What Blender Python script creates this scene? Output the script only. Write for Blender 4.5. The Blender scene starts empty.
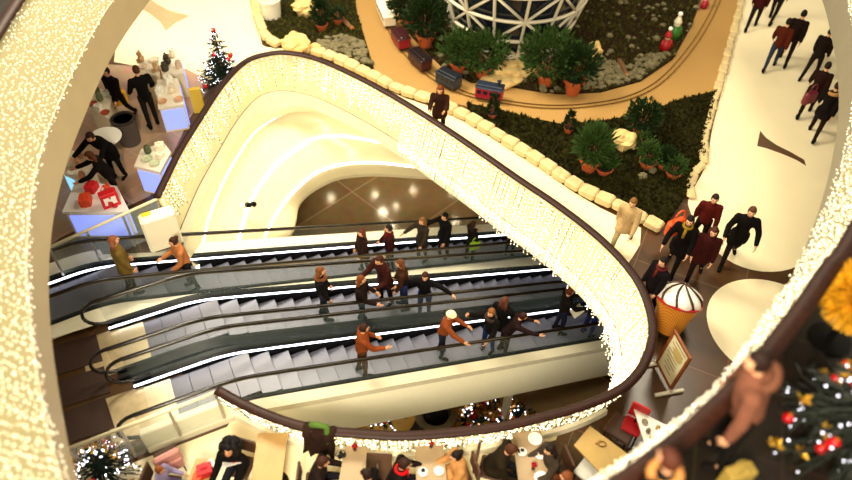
import bpy, math, random
import numpy as np
from mathutils import Vector, Matrix, noise
R = math.radians
random.seed(7)
rng = np.random.default_rng(7)
SC = bpy.context.scene
COL = SC.collection

# ------------------------------------------------------------------ camera
F, NAD, H = 700.0, (400.0, 900.0), 12.0          # focal length (px), vanishing point of the verticals, eye height
_n = np.array([NAD[0]-426, NAD[1]-240, F]); _n /= np.linalg.norm(_n)
_up = -_n
_fw = np.array([0, 0, 1.0]); _fw = _fw-_up*(_fw@_up); _fw /= np.linalg.norm(_fw)
_rt = np.cross(_fw, _up)
CR = np.array([_rt, _fw, _up])
def at(x, y, z=0.0):
    """point of the horizontal plane z that the photograph shows at pixel x, y"""
    d = CR@np.array([x-426, y-240, F]); t = (z-H)/d[2]
    return Vector((d[0]*t, d[1]*t, z))
def topx(p):
    c = CR.T@(np.array(p, float)-[0, 0, H]); return (426+F*c[0]/c[2], 240+F*c[1]/c[2])
cam = bpy.data.cameras.new('camera'); cam_o = bpy.data.objects.new('camera', cam); COL.objects.link(cam_o)
cam.sensor_width = 36; cam.lens = F/852*36; cam.clip_end = 300; cam.clip_start = .05
m = Matrix.Identity(4)
for i in range(3):
    m[i][0] = CR[i, 0]; m[i][1] = -CR[i, 1]; m[i][2] = -CR[i, 2]
m.translation = (0, 0, H)
cam_o.matrix_world = m
cam.dof.use_dof = True; cam.dof.focus_distance = 16.0; cam.dof.aperture_fstop = cam.lens/1000/0.1
SC.camera = cam_o

# ------------------------------------------------------------------ materials
def lin(c):
    if isinstance(c, str):
        c = [int(c[i:i+2], 16)/255 for i in (1, 3, 5)]
    return tuple((v/12.92 if v <= .04045 else ((v+.055)/1.055)**2.4) for v in c)+(1.0,)
MATS = {}
def mat(name, col, rough=.6, metal=0, var=.0, scale=8, emit=0, bump=0, trans=0, alpha=1, spec=.5, sheen=0):
    if name in MATS: return MATS[name]
    mt = bpy.data.materials.new(name); mt.use_nodes = True
    nt = mt.node_tree; b = nt.nodes['Principled BSDF']; c = lin(col)
    b.inputs['Base Color'].default_value = c; b.inputs['Roughness'].default_value = rough
    b.inputs['Metallic'].default_value = metal; b.inputs['Specular IOR Level'].default_value = spec
    if trans: b.inputs['Transmission Weight'].default_value = trans
    if alpha < 1: b.inputs['Alpha'].default_value = alpha
    if sheen: b.inputs['Sheen Weight'].default_value = sheen
    if emit:
        b.inputs['Emission Color'].default_value = c; b.inputs['Emission Strength'].default_value = emit
    if var or bump:
        tc = nt.nodes.new('ShaderNodeTexCoord'); nz = nt.nodes.new('ShaderNodeTexNoise')
        nz.inputs['Scale'].default_value = scale; nz.inputs['Detail'].default_value = 5
        nt.links.new(tc.outputs['Object'], nz.inputs['Vector'])
        if var:
            rp = nt.nodes.new('ShaderNodeValToRGB')
            rp.color_ramp.elements[0].position = .3; rp.color_ramp.elements[1].position = .7
            rp.color_ramp.elements[0].color = tuple(v*(1-var) for v in c[:3])+(1,)
            rp.color_ramp.elements[1].color = tuple(min(1, v*(1+var)) for v in c[:3])+(1,)
            nt.links.new(nz.outputs['Fac'], rp.inputs['Fac']); nt.links.new(rp.outputs['Color'], b.inputs['Base Color'])
        if bump:
            bp = nt.nodes.new('ShaderNodeBump'); bp.inputs['Strength'].default_value = bump; bp.inputs['Distance'].default_value = .02
            nt.links.new(nz.outputs['Fac'], bp.inputs['Height']); nt.links.new(bp.outputs['Normal'], b.inputs['Normal'])
    MATS[name] = mt
    return mt
def tile_mat(name, c1, c2, mortar, size, rough, rot=0, msize=.012):
    mt = mat(name, c1, rough); nt = mt.node_tree; b = nt.nodes['Principled BSDF']
    tc = nt.nodes.new('ShaderNodeTexCoord'); mp = nt.nodes.new('ShaderNodeMapping'); mp.inputs['Rotation'].default_value = (0, 0, rot)
    br = nt.nodes.new('ShaderNodeTexBrick'); br.offset = 0; br.inputs['Scale'].default_value = 1
    br.inputs['Brick Width'].default_value = size; br.inputs['Row Height'].default_value = size
    br.inputs['Mortar Size'].default_value = msize; br.inputs['Mortar Smooth'].default_value = .1
    br.inputs['Color1'].default_value = lin(c1); br.inputs['Color2'].default_value = lin(c2); br.inputs['Mortar'].default_value = lin(mortar)
    nz = nt.nodes.new('ShaderNodeTexNoise'); nz.inputs['Scale'].default_value = 3; nz.inputs['Detail'].default_value = 6
    mx = nt.nodes.new('ShaderNodeMix'); mx.data_type = 'RGBA'; mx.blend_type = 'OVERLAY'; mx.inputs['Factor'].default_value = .35
    nt.links.new(tc.outputs['Object'], mp.inputs['Vector']); nt.links.new(mp.outputs['Vector'], br.inputs['Vector'])
    nt.links.new(mp.outputs['Vector'], nz.inputs['Vector'])
    nt.links.new(br.outputs['Color'], mx.inputs[6]); nt.links.new(nz.outputs['Color'], mx.inputs[7])
    nt.links.new(mx.outputs[2], b.inputs['Base Color'])
    return mt
def stripe_mat(name, c1, c2, scale, rough=.5, metal=0, axis='X'):
    mt = mat(name, c1, rough, metal); nt = mt.node_tree; b = nt.nodes['Principled BSDF']
    tc = nt.nodes.new('ShaderNodeTexCoord'); w = nt.nodes.new('ShaderNodeTexWave'); w.bands_direction = axis
    w.inputs['Scale'].default_value = scale
    rp = nt.nodes.new('ShaderNodeValToRGB'); rp.color_ramp.elements[0].color = lin(c1); rp.color_ramp.elements[1].color = lin(c2)
    nt.links.new(tc.outputs['Object'], w.inputs['Vector']); nt.links.new(w.outputs['Fac'], rp.inputs['Fac'])
    nt.links.new(rp.outputs['Color'], b.inputs['Base Color'])
    return mt
def glow(name, col, strength, sampled=False):
    mt = mat(name, col, .4, emit=strength)
    if not sampled: mt.cycles.emission_sampling = 'NONE'
    return mt

# ------------------------------------------------------------------ mesh builder
class MB:
    def __init__(s): s.v = []; s.f = []; s.m = []; s.k = 0
    def add(s, vs, fs, k=None):
        n = len(s.v); s.v += [tuple(v) for v in vs]; s.f += [tuple(i+n for i in f) for f in fs]
        s.m += [s.k if k is None else k]*len(fs); return s
    def box(s, c, d, rz=0, bev=0, M=None):
        x, y, z = d[0]/2, d[1]/2, d[2]/2
        if bev:
            e = min(bev, x*.9, y*.9, z*.9); vs = []; 
            pr = []
            for (a, zz) in ((e, -z), (0, -z+e), (0, z-e), (e, z)):
                X, Y = x-a, y-a
                q = min(e, X, Y)
                pr.append([(X-q, -Y, zz), (X, -Y+q, zz), (X, Y-q, zz), (X-q, Y, zz), (-X+q, Y, zz), (-X, Y-q, zz), (-X, -Y+q, zz), (-X+q, -Y, zz)])
            vs = [p for r in pr for p in r]; fs = [tuple(range(7, -1, -1)), tuple(range(24, 32))]
            for r in range(3):
                for i in range(8): j = (i+1) % 8; fs.append((r*8+i, r*8+j, r*8+8+j, r*8+8+i))
        else:
            vs = [(a*x, b*y, g*z) for g in (-1, 1) for b in (-1, 1) for a in (-1, 1)]
            fs = [(0, 2, 3, 1), (4, 5, 7, 6), (0, 1, 5, 4), (2, 6, 7, 3), (0, 4, 6, 2), (1, 3, 7, 5)]
        T = Matrix.Translation(c)@(M.to_4x4() if M is not None else Matrix.Rotation(rz, 4, 'Z'))
        return s.add([T@Vector(v) for v in vs], fs)
    def cone(s, p0, p1, r0, r1, n=8, cap=True):
        p0, p1 = Vector(p0), Vector(p1); d = p1-p0
        if d.length < 1e-6: return s
        q = d.to_track_quat('Z', 'Y'); vs = []
        for p, r in ((p0, r0), (p1, r1)):
            for i in range(n): a = 2*math.pi*i/n; vs.append(p+q@Vector((r*math.cos(a), r*math.sin(a), 0)))
        fs = [(i, (i+1) % n, n+(i+1) % n, n+i) for i in range(n)]
        if cap: fs += [tuple(range(n-1, -1, -1)), tuple(range(n, 2*n))]
        return s.add(vs, fs)
    def ball(s, c, r, n=10, m=7, M=None, fn=None):
        if not hasattr(r, '__len__'): r = (r, r, r)
        c = Vector(c); vs = [Vector((0, 0, -1))]
        for j in range(1, m):
            t = math.pi*j/m
            for i in range(n): a = 2*math.pi*i/n; vs.append(Vector((math.sin(t)*math.cos(a), math.sin(t)*math.sin(a), -math.cos(t))))
        vs.append(Vector((0, 0, 1))); out = []
        for v in vs:
            w = Vector((v.x*r[0], v.y*r[1], v.z*r[2]))
            if fn: w = fn(w)
            if M is not None: w = M@w
            out.append(c+w)
        fs = [(0, 1+(i+1) % n, 1+i) for i in range(n)]
        for j in range(m-2):
            b = 1+j*n
            for i in range(n): k = (i+1) % n; fs.append((b+i, b+k, b+n+k, b+n+i))
        b = 1+(m-2)*n; t = len(vs)-1
        fs += [(b+i, b+(i+1) % n, t) for i in range(n)]
        return s.add(out, fs)
    def cap(s, p0, p1, r0, r1, n=10):                       # a rounded tapering limb
        s.cone(p0, p1, r0, r1, n); s.ball(p0, r0, n, 6); s.ball(p1, r1, n, 6); return s
    def tube(s, pts, r, n=8, closed=False, sx=1, sz=1, cap=True):
        pts = [Vector(p) for p in pts]; N = len(pts); vs = []
        for i, p in enumerate(pts):
            a = pts[i-1] if (i or closed) else p; b = pts[(i+1) % N] if (i < N-1 or closed) else p
            t = (b-a).normalized(); ref = Vector((0, 0, 1)) if abs(t.z) < .95 else Vector((1, 0, 0))
            u = t.cross(ref).normalized(); w = u.cross(t)
            rr = r[i] if hasattr(r, '__len__') else r
            for k in range(n):
                g = 2*math.pi*k/n; vs.append(p+u*(rr*sx*math.cos(g))+w*(rr*sz*math.sin(g)))
        fs = []
        for i in range(N if closed else N-1):
            j = (i+1) % N
            for k in range(n): l = (k+1) % n; fs.append((i*n+k, i*n+l, j*n+l, j*n+k))
        if not closed and cap: fs += [tuple(range(n-1, -1, -1)), tuple(range((N-1)*n, N*n))]
        return s.add(vs, fs)
    def rail(s, pts, prof, closed=False, up=(0, 0, 1)):     # sweep a profile (list of (side, height)), height stays vertical
        pts = [Vector(p) for p in pts]; N = len(pts); n = len(prof); vs = []
        for i, p in enumerate(pts):
            a = pts[i-1] if (i or closed) else p; b = pts[(i+1) % N] if (i < N-1 or closed) else p
            t = (b-a); t.z = 0; t.normalize(); u = Vector((t.y, -t.x, 0))
            for (q, h) in prof: vs.append(p+u*q+Vector((0, 0, h)))
        fs = []
        for i in range(N if closed else N-1):
            j = (i+1) % N
            for k in range(n): l = (k+1) % n; fs.append((i*n+k, i*n+l, j*n+l, j*n+k))
        if not closed: fs += [tuple(range(n-1, -1, -1)), tuple(range((N-1)*n, N*n))]
        return s.add(vs, fs)
    def lathe(s, prof, c=(0, 0, 0), n=20):
        c = Vector(c); vs = []; m = len(prof)
        for (r, z) in prof:
            for i in range(n): a = 2*math.pi*i/n; vs.append(c+Vector((r*math.cos(a), r*math.sin(a), z)))
        fs = [(j*n+i, j*n+(i+1) % n, j*n+n+(i+1) % n, j*n+n+i) for j in range(m-1) for i in range(n)]
        fs += [tuple(range(n-1, -1, -1)), tuple(range((m-1)*n, m*n))]
        return s.add(vs, fs)
    def prism(s, poly, z0, z1):
        n = len(poly); vs = [(p[0], p[1], z0) for p in poly]+[(p[0], p[1], z1) for p in poly]
        area = sum(poly[i][0]*poly[(i+1) % n][1]-poly[(i+1) % n][0]*poly[i][1] for i in range(n))
        fs = [(i, (i+1) % n, n+(i+1) % n, n+i) for i in range(n)]+[tuple(range(n-1, -1, -1)), tuple(range(n, 2*n))]
        if area < 0: fs = [tuple(reversed(f)) for f in fs]
        return s.add(vs, fs)
    def loft(s, rings, closed=False):
        n = len(rings[0]); vs = [p for r in rings for p in r]; fs = []
        for j in range(len(rings)-1):
            for i in range(n if closed else n-1):
                k = (i+1) % n; fs.append((j*n+i, j*n+k, j*n+n+k, j*n+n+i))
        return s.add(vs, fs)
    def mesh(s, name, off=None):
        me = bpy.data.meshes.new(name)
        v = s.v if off is None else [(a-off[0], b-off[1], c-off[2]) for a, b, c in s.v]
        me.from_pydata(v, [], s.f); me.update()
        return me
    def build(s, name, mats, parent=None, off=None, smooth=False):
        if off is None and parent is not None:
            if parent.get('_w'): off = parent.location
            elif parent.get('_off'): off = parent['_off']
        me = s.mesh(name, off)
        if not isinstance(mats, (list, tuple)): mats = [mats]
        for a in mats: me.materials.append(a)
        if len(mats) > 1: me.polygons.foreach_set('material_index', s.m)
        if smooth: me.shade_smooth()
        o = bpy.data.objects.new(name, me); COL.objects.link(o)
        if off is not None: o['_off'] = tuple(off)
        if parent is not None: o.parent = parent
        return o
def remeshed(mb, voxel, it=3, fac=.5):
    me = mb.mesh('tmp'); o = bpy.data.objects.new('tmp', me); COL.objects.link(o)
    r = o.modifiers.new('r', 'REMESH'); r.mode = 'VOXEL'; r.voxel_size = voxel
    if it: q = o.modifiers.new('s', 'SMOOTH'); q.factor = fac; q.iterations = it
    dg = bpy.context.evaluated_depsgraph_get(); ev = o.evaluated_get(dg)
    m2 = ev.to_mesh(); V = [tuple(v.co) for v in m2.vertices]; Fc = [tuple(p.vertices) for p in m2.polygons]
    ev.to_mesh_clear(); bpy.data.objects.remove(o); bpy.data.meshes.remove(me)
    out = MB(); out.add(V, Fc); return out
def tag(o, label=None, cat=None, group=None, kind=None):
    if label: o['label'] = label
    if cat: o['category'] = cat
    if group: o['group'] = group
    if kind: o['kind'] = kind
    return o
def thing(name, label, cat, loc=(0, 0, 0), rz=0, group=None, world=False):
    """an empty at the thing's base; world=True: its parts are modelled in world coordinates"""
    o = bpy.data.objects.new(name, None); COL.objects.link(o); o.empty_display_size = .2
    o.location = loc; o.rotation_euler = (0, 0, rz)
    if world: o['_w'] = 1
    return tag(o, label, cat, group)
def structure(o): o['kind'] = 'structure'; return o
def catmull(pts, per=6, closed=False):
    P = [Vector(p) for p in pts]; N = len(P); out = []
    for i in range(N if closed else N-1):
        p0 = P[i-1] if (i or closed) else P[0]*2-P[1]; p1 = P[i]; p2 = P[(i+1) % N]
        p3 = P[(i+2) % N] if (i < N-2 or closed) else p2*2-p1
        for k in range(per):
            t = k/per
            out.append(.5*((2*p1)+(p2-p0)*t+(2*p0-5*p1+4*p2-p3)*t*t+(3*p1-p0-3*p2+p3)*t**3))
    if not closed: out.append(P[-1].copy())
    return out
def resample(pts, n):
    P = [Vector(p) for p in pts]; L = [0]
    for a, b in zip(P, P[1:]): L.append(L[-1]+(b-a).length)
    out = []; j = 0
    for i in range(n):
        s = L[-1]*i/(n-1)
        while j < len(P)-2 and L[j+1] < s: j += 1
        d = L[j+1]-L[j]; out.append(P[j].lerp(P[j+1], (s-L[j])/d if d else 0))
    return out
def pxs(l, z): return [at(x, y, z) for x, y in l]
def inpoly(x, y, P):
    c = False; n = len(P)
    for i in range(n):
        a, b = P[i], P[i-1]
        if (a[1] > y) != (b[1] > y) and x < (b[0]-a[0])*(y-a[1])/(b[1]-a[1])+a[0]: c = not c
    return c
def scatter(P, n):
    xs = [p[0] for p in P]; ys = [p[1] for p in P]; out = []
    while len(out) < n:
        x, y = random.uniform(min(xs), max(xs)), random.uniform(min(ys), max(ys))
        if inpoly(x, y, P): out.append((x, y))
    return out
def beads(pts, r):                                   # many tiny light bulbs as one mesh
    P = np.array([tuple(p) for p in pts]); n = len(P)
    rr = r*rng.uniform(.75, 1.25, (n, 1, 1))
    o = np.array([(1, 0, 0), (-1, 0, 0), (0, 1, 0), (0, -1, 0), (0, 0, 1), (0, 0, -1)], float)
    V = (P[:, None, :]+o[None]*rr).reshape(-1, 3)
    t = np.array([(0, 2, 4), (2, 1, 4), (1, 3, 4), (3, 0, 4), (2, 0, 5), (1, 2, 5), (3, 1, 5), (0, 3, 5)])
    Fa = (np.arange(n)[:, None, None]*6+t[None]).reshape(-1, 3)
    mb = MB(); mb.v = [tuple(v) for v in V]; mb.f = [tuple(int(i) for i in f) for f in Fa]; mb.m = [0]*len(mb.f)
    return mb
# ------------------------------------------------------------------ people
SKIN = [mat('skin_light', '#dba27c', .55), mat('skin_warm', '#c98a60', .55), mat('skin_deep', '#9a6240', .55)]
EYE = mat('eye_dark', '#1a1009', .3); LIP = mat('lip', '#a0483c', .5)
def cloth(c): return mat('cloth_'+c[1:], c, .9, var=.12, scale=14, bump=.25, spec=.1)
def hairm(c):
    c = '#'+''.join('%02x' % int(int(c[i:i+2], 16)*(.85 if i > 1 else .78)) for i in (1, 3, 5))
    return mat('hair_'+c[1:], c, .65, var=.25, scale=60, bump=.4, spec=.2)
def rot_x(v, a): return Matrix.Rotation(a, 3, 'X')@Vector(v)
def hand(mb, w, d, side, curl=.5, s=1.0):
    """palm, four unequal fingers with two bends each and a thumb leaving the side of the palm"""
    d = Vector(d).normalized(); ref = Vector((side, 0, 0)); 
    if abs(d.dot(ref)) > .9: ref = Vector((0, 1, 0))
    nrm = (ref-d*d.dot(ref)).normalized()          # back of the hand faces outwards
    lat = d.cross(nrm).normalized()*side           # towards the little finger / thumb
    if lat.y > 0: lat = -lat
    mb.cap(w, w+d*.035*s, .026*s, .03*s, 8)
    rot = Matrix((lat, d, nrm)).transposed()
    mb.ball(w+d*.055*s, (.042*s, .055*s, .019*s), 10, 6, M=rot)
    for i, (L, o) in enumerate(((.072, -.030), (.082, -.010), (.077, .010), (.060, .029))):
        p = w+d*.092*s+lat*(o*s); a = d.copy()
        for seg, f in enumerate((.45, .32, .23)):
            a = (Matrix.Rotation(curl*(.5+.25*seg), 3, lat)@a); 
            if (a.dot(nrm) > 0): a = (a-nrm*a.dot(nrm)*2)
            q = p+a*(L*f*s*1.05); mb.cone(p, q, (.0095-.0012*seg)*s, (.0085-.0012*seg)*s, 6); mb.ball(q, (.0085-.0012*seg)*s, 6, 4); p = q
    p = w+d*.03*s-lat*.028*s; q = p+(d*.6-lat*.75-nrm*.25).normalized()*.038*s
    mb.cone(p, q, .013*s, .011*s, 6); mb.ball(q, .011*s, 6, 4)
    r_ = q+(d*.9-lat*.3-nrm*.3).normalized()*.032*s; mb.cone(q, r_, .0105*s, .008*s, 6); mb.ball(r_, .008*s, 6, 4)
def person(label, loc, heading, h=1.72, lean=0, head=(0, 0), legs=((4, 4), (-4, 4)), arms=((8, 6, 15), (8, 6, 15)),
           top='#151210', low='#17161c', shoe='#120d0a', hair='#2a160c', style='short', skin=0, coat=0, sit=False,
           collar=None, scarf=None, hood=None, hat=None, seat=.46, group=None, vox=.028, skirt=None, broad=1.0, head_at=None, curl=.5):
    """arms: (flexion, abduction, elbow) per side, legs: (hip flexion, knee) per side; right side first; faces local +Y"""
    s = h/1.72; th, sh, ua, fa = .43*s, .42*s, .29*s, .255*s
    def legv(f): return Vector((0, math.sin(R(f)), -math.cos(R(f))))
    if sit: hp = seat+.09*s
    else: hp = max(th*math.cos(R(f))+sh*math.cos(R(f-k)) for f, k in legs)+.075*s
    P0 = Vector((0, 0, hp)); L = R(lean); u = Vector((0, math.sin(L), math.cos(L))); fwd = Vector((0, math.cos(L), -math.sin(L)))
    chest = P0+u*.34*s; nb = P0+u*.52*s; sw = .185*s*broad
    hd = Matrix.Rotation(R(head[1]), 3, 'Z')@Matrix.Rotation(-L*.6-R(head[0]), 3, 'X')
    hc = nb+u*.07*s+hd@Vector((0, .022*s, .125*s))
    if head_at is not None:                                    # the head's place is given: put the feet accordingly
        o = Matrix.Rotation(heading, 3, 'Z')@hc; zf = loc if callable(loc) else (lambda p, z=loc: (p, z)); z = zf(Vector((0, 9, 0)))[1]
        for _ in range(12):
            q = at(head_at[0], head_at[1], z+o.z)-o; q, z = zf(q)
        loc = Vector((q.x, q.y, z))
    root = thing('person', label, 'person', loc, heading, group)
    sm = SKIN[skin]
    J = {}
    for i, sd in enumerate((1, -1)):
        hip = P0+Vector((sd*.092*s, 0, -.01*s)); f, k = legs[i]
        spread = Vector((sd*.03, 0, 0)); kn = hip+(legv(f)+spread).normalized()*th
        an = kn+(legv(f-k)+spread*.3).normalized()*sh
        shd = P0+u*.475*s+Vector((sd*sw, 0, 0)); fl, ab, el = arms[i][:3]
        d1 = Vector((sd*math.sin(R(ab)), math.sin(R(fl))*math.cos(R(ab)), -math.cos(R(fl))*math.cos(R(ab))))
        ab2 = arms[i][3] if len(arms[i]) > 3 else ab*.4-el*.18
        d2 = Vector((sd*math.sin(R(ab2)), math.sin(R(fl+el))*math.cos(R(ab2)), -math.cos(R(fl+el))*math.cos(R(ab2))))
        e = shd+d1*ua; w = e+d2*fa
        J[sd] = (hip, kn, an, shd, e, w, d2)
    # --- the body: one continuous surface
    b = MB()
    b.cap(P0+Vector((0, 0, -.02*s)), P0+u*.16*s, .115*s, .11*s); b.cap(P0+u*.16*s, chest, .11*s, .125*s)
    b.ball(chest+u*.06*s, (.165*s, .105*s, .14*s), 12, 8)
    b.cap(nb-u*.06*s, hc-hd@Vector((0, .03*s, .06*s)), .056*s, .05*s)
    b.ball(hc, (.074*s, .094*s, .112*s), 14, 10, M=hd); b.ball(hc+hd@Vector((0, .03*s, -.055*s)), (.054*s, .062*s, .058*s), 12, 8, M=hd)
    for sd in (1, -1):
        hip, kn, an, shd, e, w, d2 = J[sd]
        b.cap(chest+u*.09*s+Vector((sd*.08*s, 0, 0)), shd, .062*s, .058*s)
        b.cap(shd, e, .052*s, .041*s); b.cap(e, w, .04*s, .027*s)
        b.cap(hip, kn, .082*s, .054*s); b.cap(kn, an, .053*s, .036*s)
        b.cap(an, an+Vector((sd*.02*s, .105*s, -.035*s)), .034*s, .022*s)
        b.ball(hc+hd@Vector((sd*.074*s, -.005*s, -.005*s)), (.012*s, .02*s, .032*s), 8, 6, M=hd)
    b.cone(hc+hd@Vector((0, .088*s, .02*s)), hc+hd@Vector((0, .112*s, -.02*s)), .012*s, .018*s, 8)
    body = remeshed(b, min(vox, .024)); 
    for sd in (1, -1):
        hand(body, J[sd][5], J[sd][6], sd, curl, s)
        body.k = 1; body.ball(hc+hd@Vector((sd*.032*s, .085*s, .012*s)), (.013*s, .01*s, .009*s), 8, 5, M=hd); body.k = 0
    body.k = 2; body.ball(hc+hd@Vector((0, .089*s, -.053*s)), (.025*s, .008*s, .008*s), 8, 5, M=hd); body.k = 0
    bo = body.build('body', [sm, EYE, LIP], root, smooth=True)
    # --- clothes
    t = MB(); T = .022*s
    t.cap(P0+u*.02*s, P0+u*.2*s, .13*s+T, .125*s+T); t.cap(P0+u*.2*s, chest, .125*s+T, .13*s+T)
    t.ball(chest+u*.06*s, (.175*s*broad+T, .115*s+T, .15*s+T), 14, 9)
    t.cap(nb-u*.07*s, nb+u*.01*s, .07*s+T, .058*s+T)
    for sd in (1, -1):
        hip, kn, an, shd, e, w, d2 = J[sd]
        t.cap(chest+u*.09*s+Vector((sd*.08*s, 0, 0)), shd, .07*s+T, .062*s+T)
        t.cap(shd, e, .056*s+T, .046*s+T); t.cap(e, w-d2*.02*s, .046*s+T, .034*s+T)
        if coat: 
            q = hip+(kn-hip)*coat; t.cap(hip, q, .1*s+T, .098*s+T)
            t.cap(hip.lerp(q, .5), q, .1*s+T, .1*s+T)
    if coat:
        m_ = (J[1][1]+J[-1][1])*.5; q = P0+(m_-P0)*coat*.95; t.cap(P0, q, .14*s+T, .13*s+T)
    remeshed(t, vox, 3).build('coat' if coat else 'jacket', cloth(top), root, smooth=True)
    t = MB()
    t.cap(P0+Vector((0, 0, -.02*s)), P0+u*.1*s, .128*s, .122*s)
    for sd in (1, -1):
        hip, kn, an = J[sd][:3]
        t.cap(hip, kn, .094*s, .066*s); t.cap(kn, an+(kn-an)*.05, .066*s, .05*s)
    remeshed(t, vox, 2).build('trousers', cloth(low), root, smooth=True)
    for sd in (1, -1):
        kn, an = J[sd][1:3]; g = MB(); tilt = Matrix.Rotation(0, 3, 'X')
        g.cap(an+Vector((0, -.01*s, .03*s)), an+Vector((0, -.02*s, -.02*s)), .05*s, .05*s)
        g.cap(an+Vector((0, -.03*s, -.035*s)), an+Vector((sd*.025*s, .14*s, -.042*s)), .048*s, .042*s)
        remeshed(g, .02, 1).build('shoe', cloth(shoe), root, smooth=True)
    # --- hair, hats, collars
    if style != 'bald':
        def cut(v, lo=-.055):
            front = v.y > .035*s and v.z < .048*s
            low_ = v.z < lo*s
            return v*(.72 if (front or low_) else 1.0)
        g = MB(); lo = -.06 if style in ('short', 'bun') else -.12
        g.ball((0, -.012*s, .012*s), (.086*s, .106*s, .124*s), 20, 14, fn=lambda v: cut(v, lo))
        if style == 'long':
            for x in (-.055, 0, .055): g.cap((x*s, -.06*s, .0), (x*1.25*s, -.075*s, -.23*s), .05*s, .04*s, 8)
        if style == 'bun': g.ball((0, -.09*s, .09*s), .05*s, 12, 8)
        if style == 'curly':
            for i in range(70):
                a = random.uniform(0, 6.28); z = random.uniform(-.5, 1); k = math.sqrt(1-z*z) if abs(z) < 1 else 0
                p = Vector((k*math.cos(a)*.145, k*math.sin(a)*.14-.055, z*.155+.01))
                if p.y > .05 and p.z < .07: continue
                g.ball(p*s, .062*s, 8, 5)
        g.v = [tuple(hc+hd@Vector(v)) for v in g.v]
        g.build('hair', hairm(hair), root, smooth=True)
    if hat:
        g = MB(); g.ball((0, -.008*s, .03*s), (.098*s, .116*s, .112*s), 20, 12, fn=lambda v: v if v.z > -.01 else Vector((v.x*.8, v.y*.8, -.01*s)))
        g.tube([(math.cos(a)*.096*s, math.sin(a)*.112*s-.008*s, .03*s) for a in [i*.35 for i in range(18)]], .016*s, 8, closed=True)
        g.v = [tuple(hc+hd@Vector(v)) for v in g.v]; g.build('woolly_hat', cloth(hat), root, smooth=True)
    if collar:
        g = MB(); g.tube([nb+u*.0+Vector((math.cos(a)*.115*s, math.sin(a)*.105*s, -.01*s+.02*s*math.sin(a+2))) for a in [i*2*math.pi/14 for i in range(14)]], .048*s, 8, closed=True)
        g.build('fur_collar', mat('fur_'+collar[1:], collar, .95, var=.35, scale=50, bump=.8), root, smooth=True)
    if scarf:
        g = MB(); g.tube([nb+u*.015*s+Vector((math.cos(a)*.085*s, math.sin(a)*.085*s, 0)) for a in [i*2*math.pi/14 for i in range(14)]], .034*s, 8, closed=True)
        g.cap(nb+fwd*.09*s, nb+fwd*.15*s-u*.2*s, .035*s, .03*s); g.build('scarf', cloth(scarf), root, smooth=True)
    if hood:
        g = MB(); c0 = nb-fwd*.1*s-u*.01*s
        g.tube([c0+Vector((math.cos(a)*.12*s, 0, 0))+fwd*(math.sin(a)*.06*s)+u*(.04*s-.05*s*math.sin(a)) for a in [i*2*math.pi/14 for i in range(14)]], .045*s, 8, closed=True)
        g.ball(c0, (.11*s, .06*s, .09*s), 10, 7); g.build('hood', cloth(hood), root, smooth=True)
    return root
WALK = ((24, 6), (-16, 18)); WALK2 = ((-16, 20), (22, 5)); SWING = ((-18, 8, 12), (20, 8, 20)); STAND = ((3, 3), (-3, 3))
SIT = ((86, 84), (84, 82))
# ------------------------------------------------------------------ building
cream = mat('cream_plaster', '#f6ecd0', .45, var=.03, scale=3)
cream_gloss = mat('cream_lacquer', '#ece0ba', .3, var=.02, scale=2)
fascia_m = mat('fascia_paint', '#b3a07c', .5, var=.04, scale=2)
wood_rail = mat('rail_wood', '#2c130a', .5, spec=.25, var=.3, scale=12)
glass = mat('clear_glass', '#cfe4da', .2, alpha=.14, spec=.3)
steel = mat('brushed_steel', '#b9b2a4', .35, metal=.7, var=.1, scale=20)
stone = tile_mat('brown_stone_floor', '#53371f', '#4c321c', '#74523a', 2.4, .28, .42)
inlay = mat('cream_stone_inlay', '#f3e4bd', .35, var=.03, scale=1.2)
tanstone = mat('tan_stone_inlay', '#b5a078', .4, var=.06, scale=2)
mauve = tile_mat('mauve_stone_floor', '#b8957c', '#ae8b73', '#c4a28a', 1.2, .35, .6)
led = glow('led_white', '#eaf0ff', 7.0, True)
led_warm = glow('led_warm_white', '#fffbe8', 6)
bulb = glow('fairy_bulb', '#fff0c4', 5.0); bulb_soft = glow('fairy_bulb_soft', '#fff6dc', 1.35)
bulb_white = glow('fairy_bulb_white', '#f3f1ff', 5.0)

# --- the teardrop opening in the floor
HR = [(157,197),(165,180),(180,150),(200,118),(222,85),(245,62),(268,54),(290,53),(320,60),(360,78),(400,100),(440,125),(480,152),(520,180),(550,200),(580,222),(605,243),(625,264),(640,285),(650,310),(653,335),(645,362),(630,382),(610,395),(580,407),(540,418),(500,427),(450,433),(400,436),(350,433),(320,430),(290,423),(260,412),(235,400),(217,390)]
LEAN = [.25]*7+[.3]*4+[.35]*10+[.3]*14
hr = catmull(pxs(HR, 1.08), 5)
ln = [v.x for v in catmull([(l, 0, 0) for l in LEAN], 5)]
def inward(P, i):
    a, b = P[max(0, i-1)], P[min(len(P)-1, i+1)]; t = b-a; t.z = 0; t.normalize(); return Vector((t.y, -t.x, 0))
ft = [Vector((p.x, p.y, 0))+inward(hr, i)*ln[i] for i, p in enumerate(hr)]
ESC = {}
def escal(k, px, py, phi, ang, flat, run):
    b = at(px, py, .1); b.z = 0; d = Vector((math.cos(R(phi)), math.sin(R(phi)), 0)); n = Vector((d.y, -d.x, 0)); ESC[k] = (b, d, n, math.tan(R(ang)), flat, run)
escal('A', 95, 268, 32.5, 23, 2.6, 12.4); escal('B', 197, 301, 27, 20, 1.8, 14.0); escal('C', 227, 355, 27, 20, 1.8, 14.0)
def ept(k, t, n, h=0):
    b, d, nn, s, fl, run = ESC[k]; return b+d*t+nn*n+Vector((0, 0, h-(s*t if t > 0 else 0)))
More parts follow.
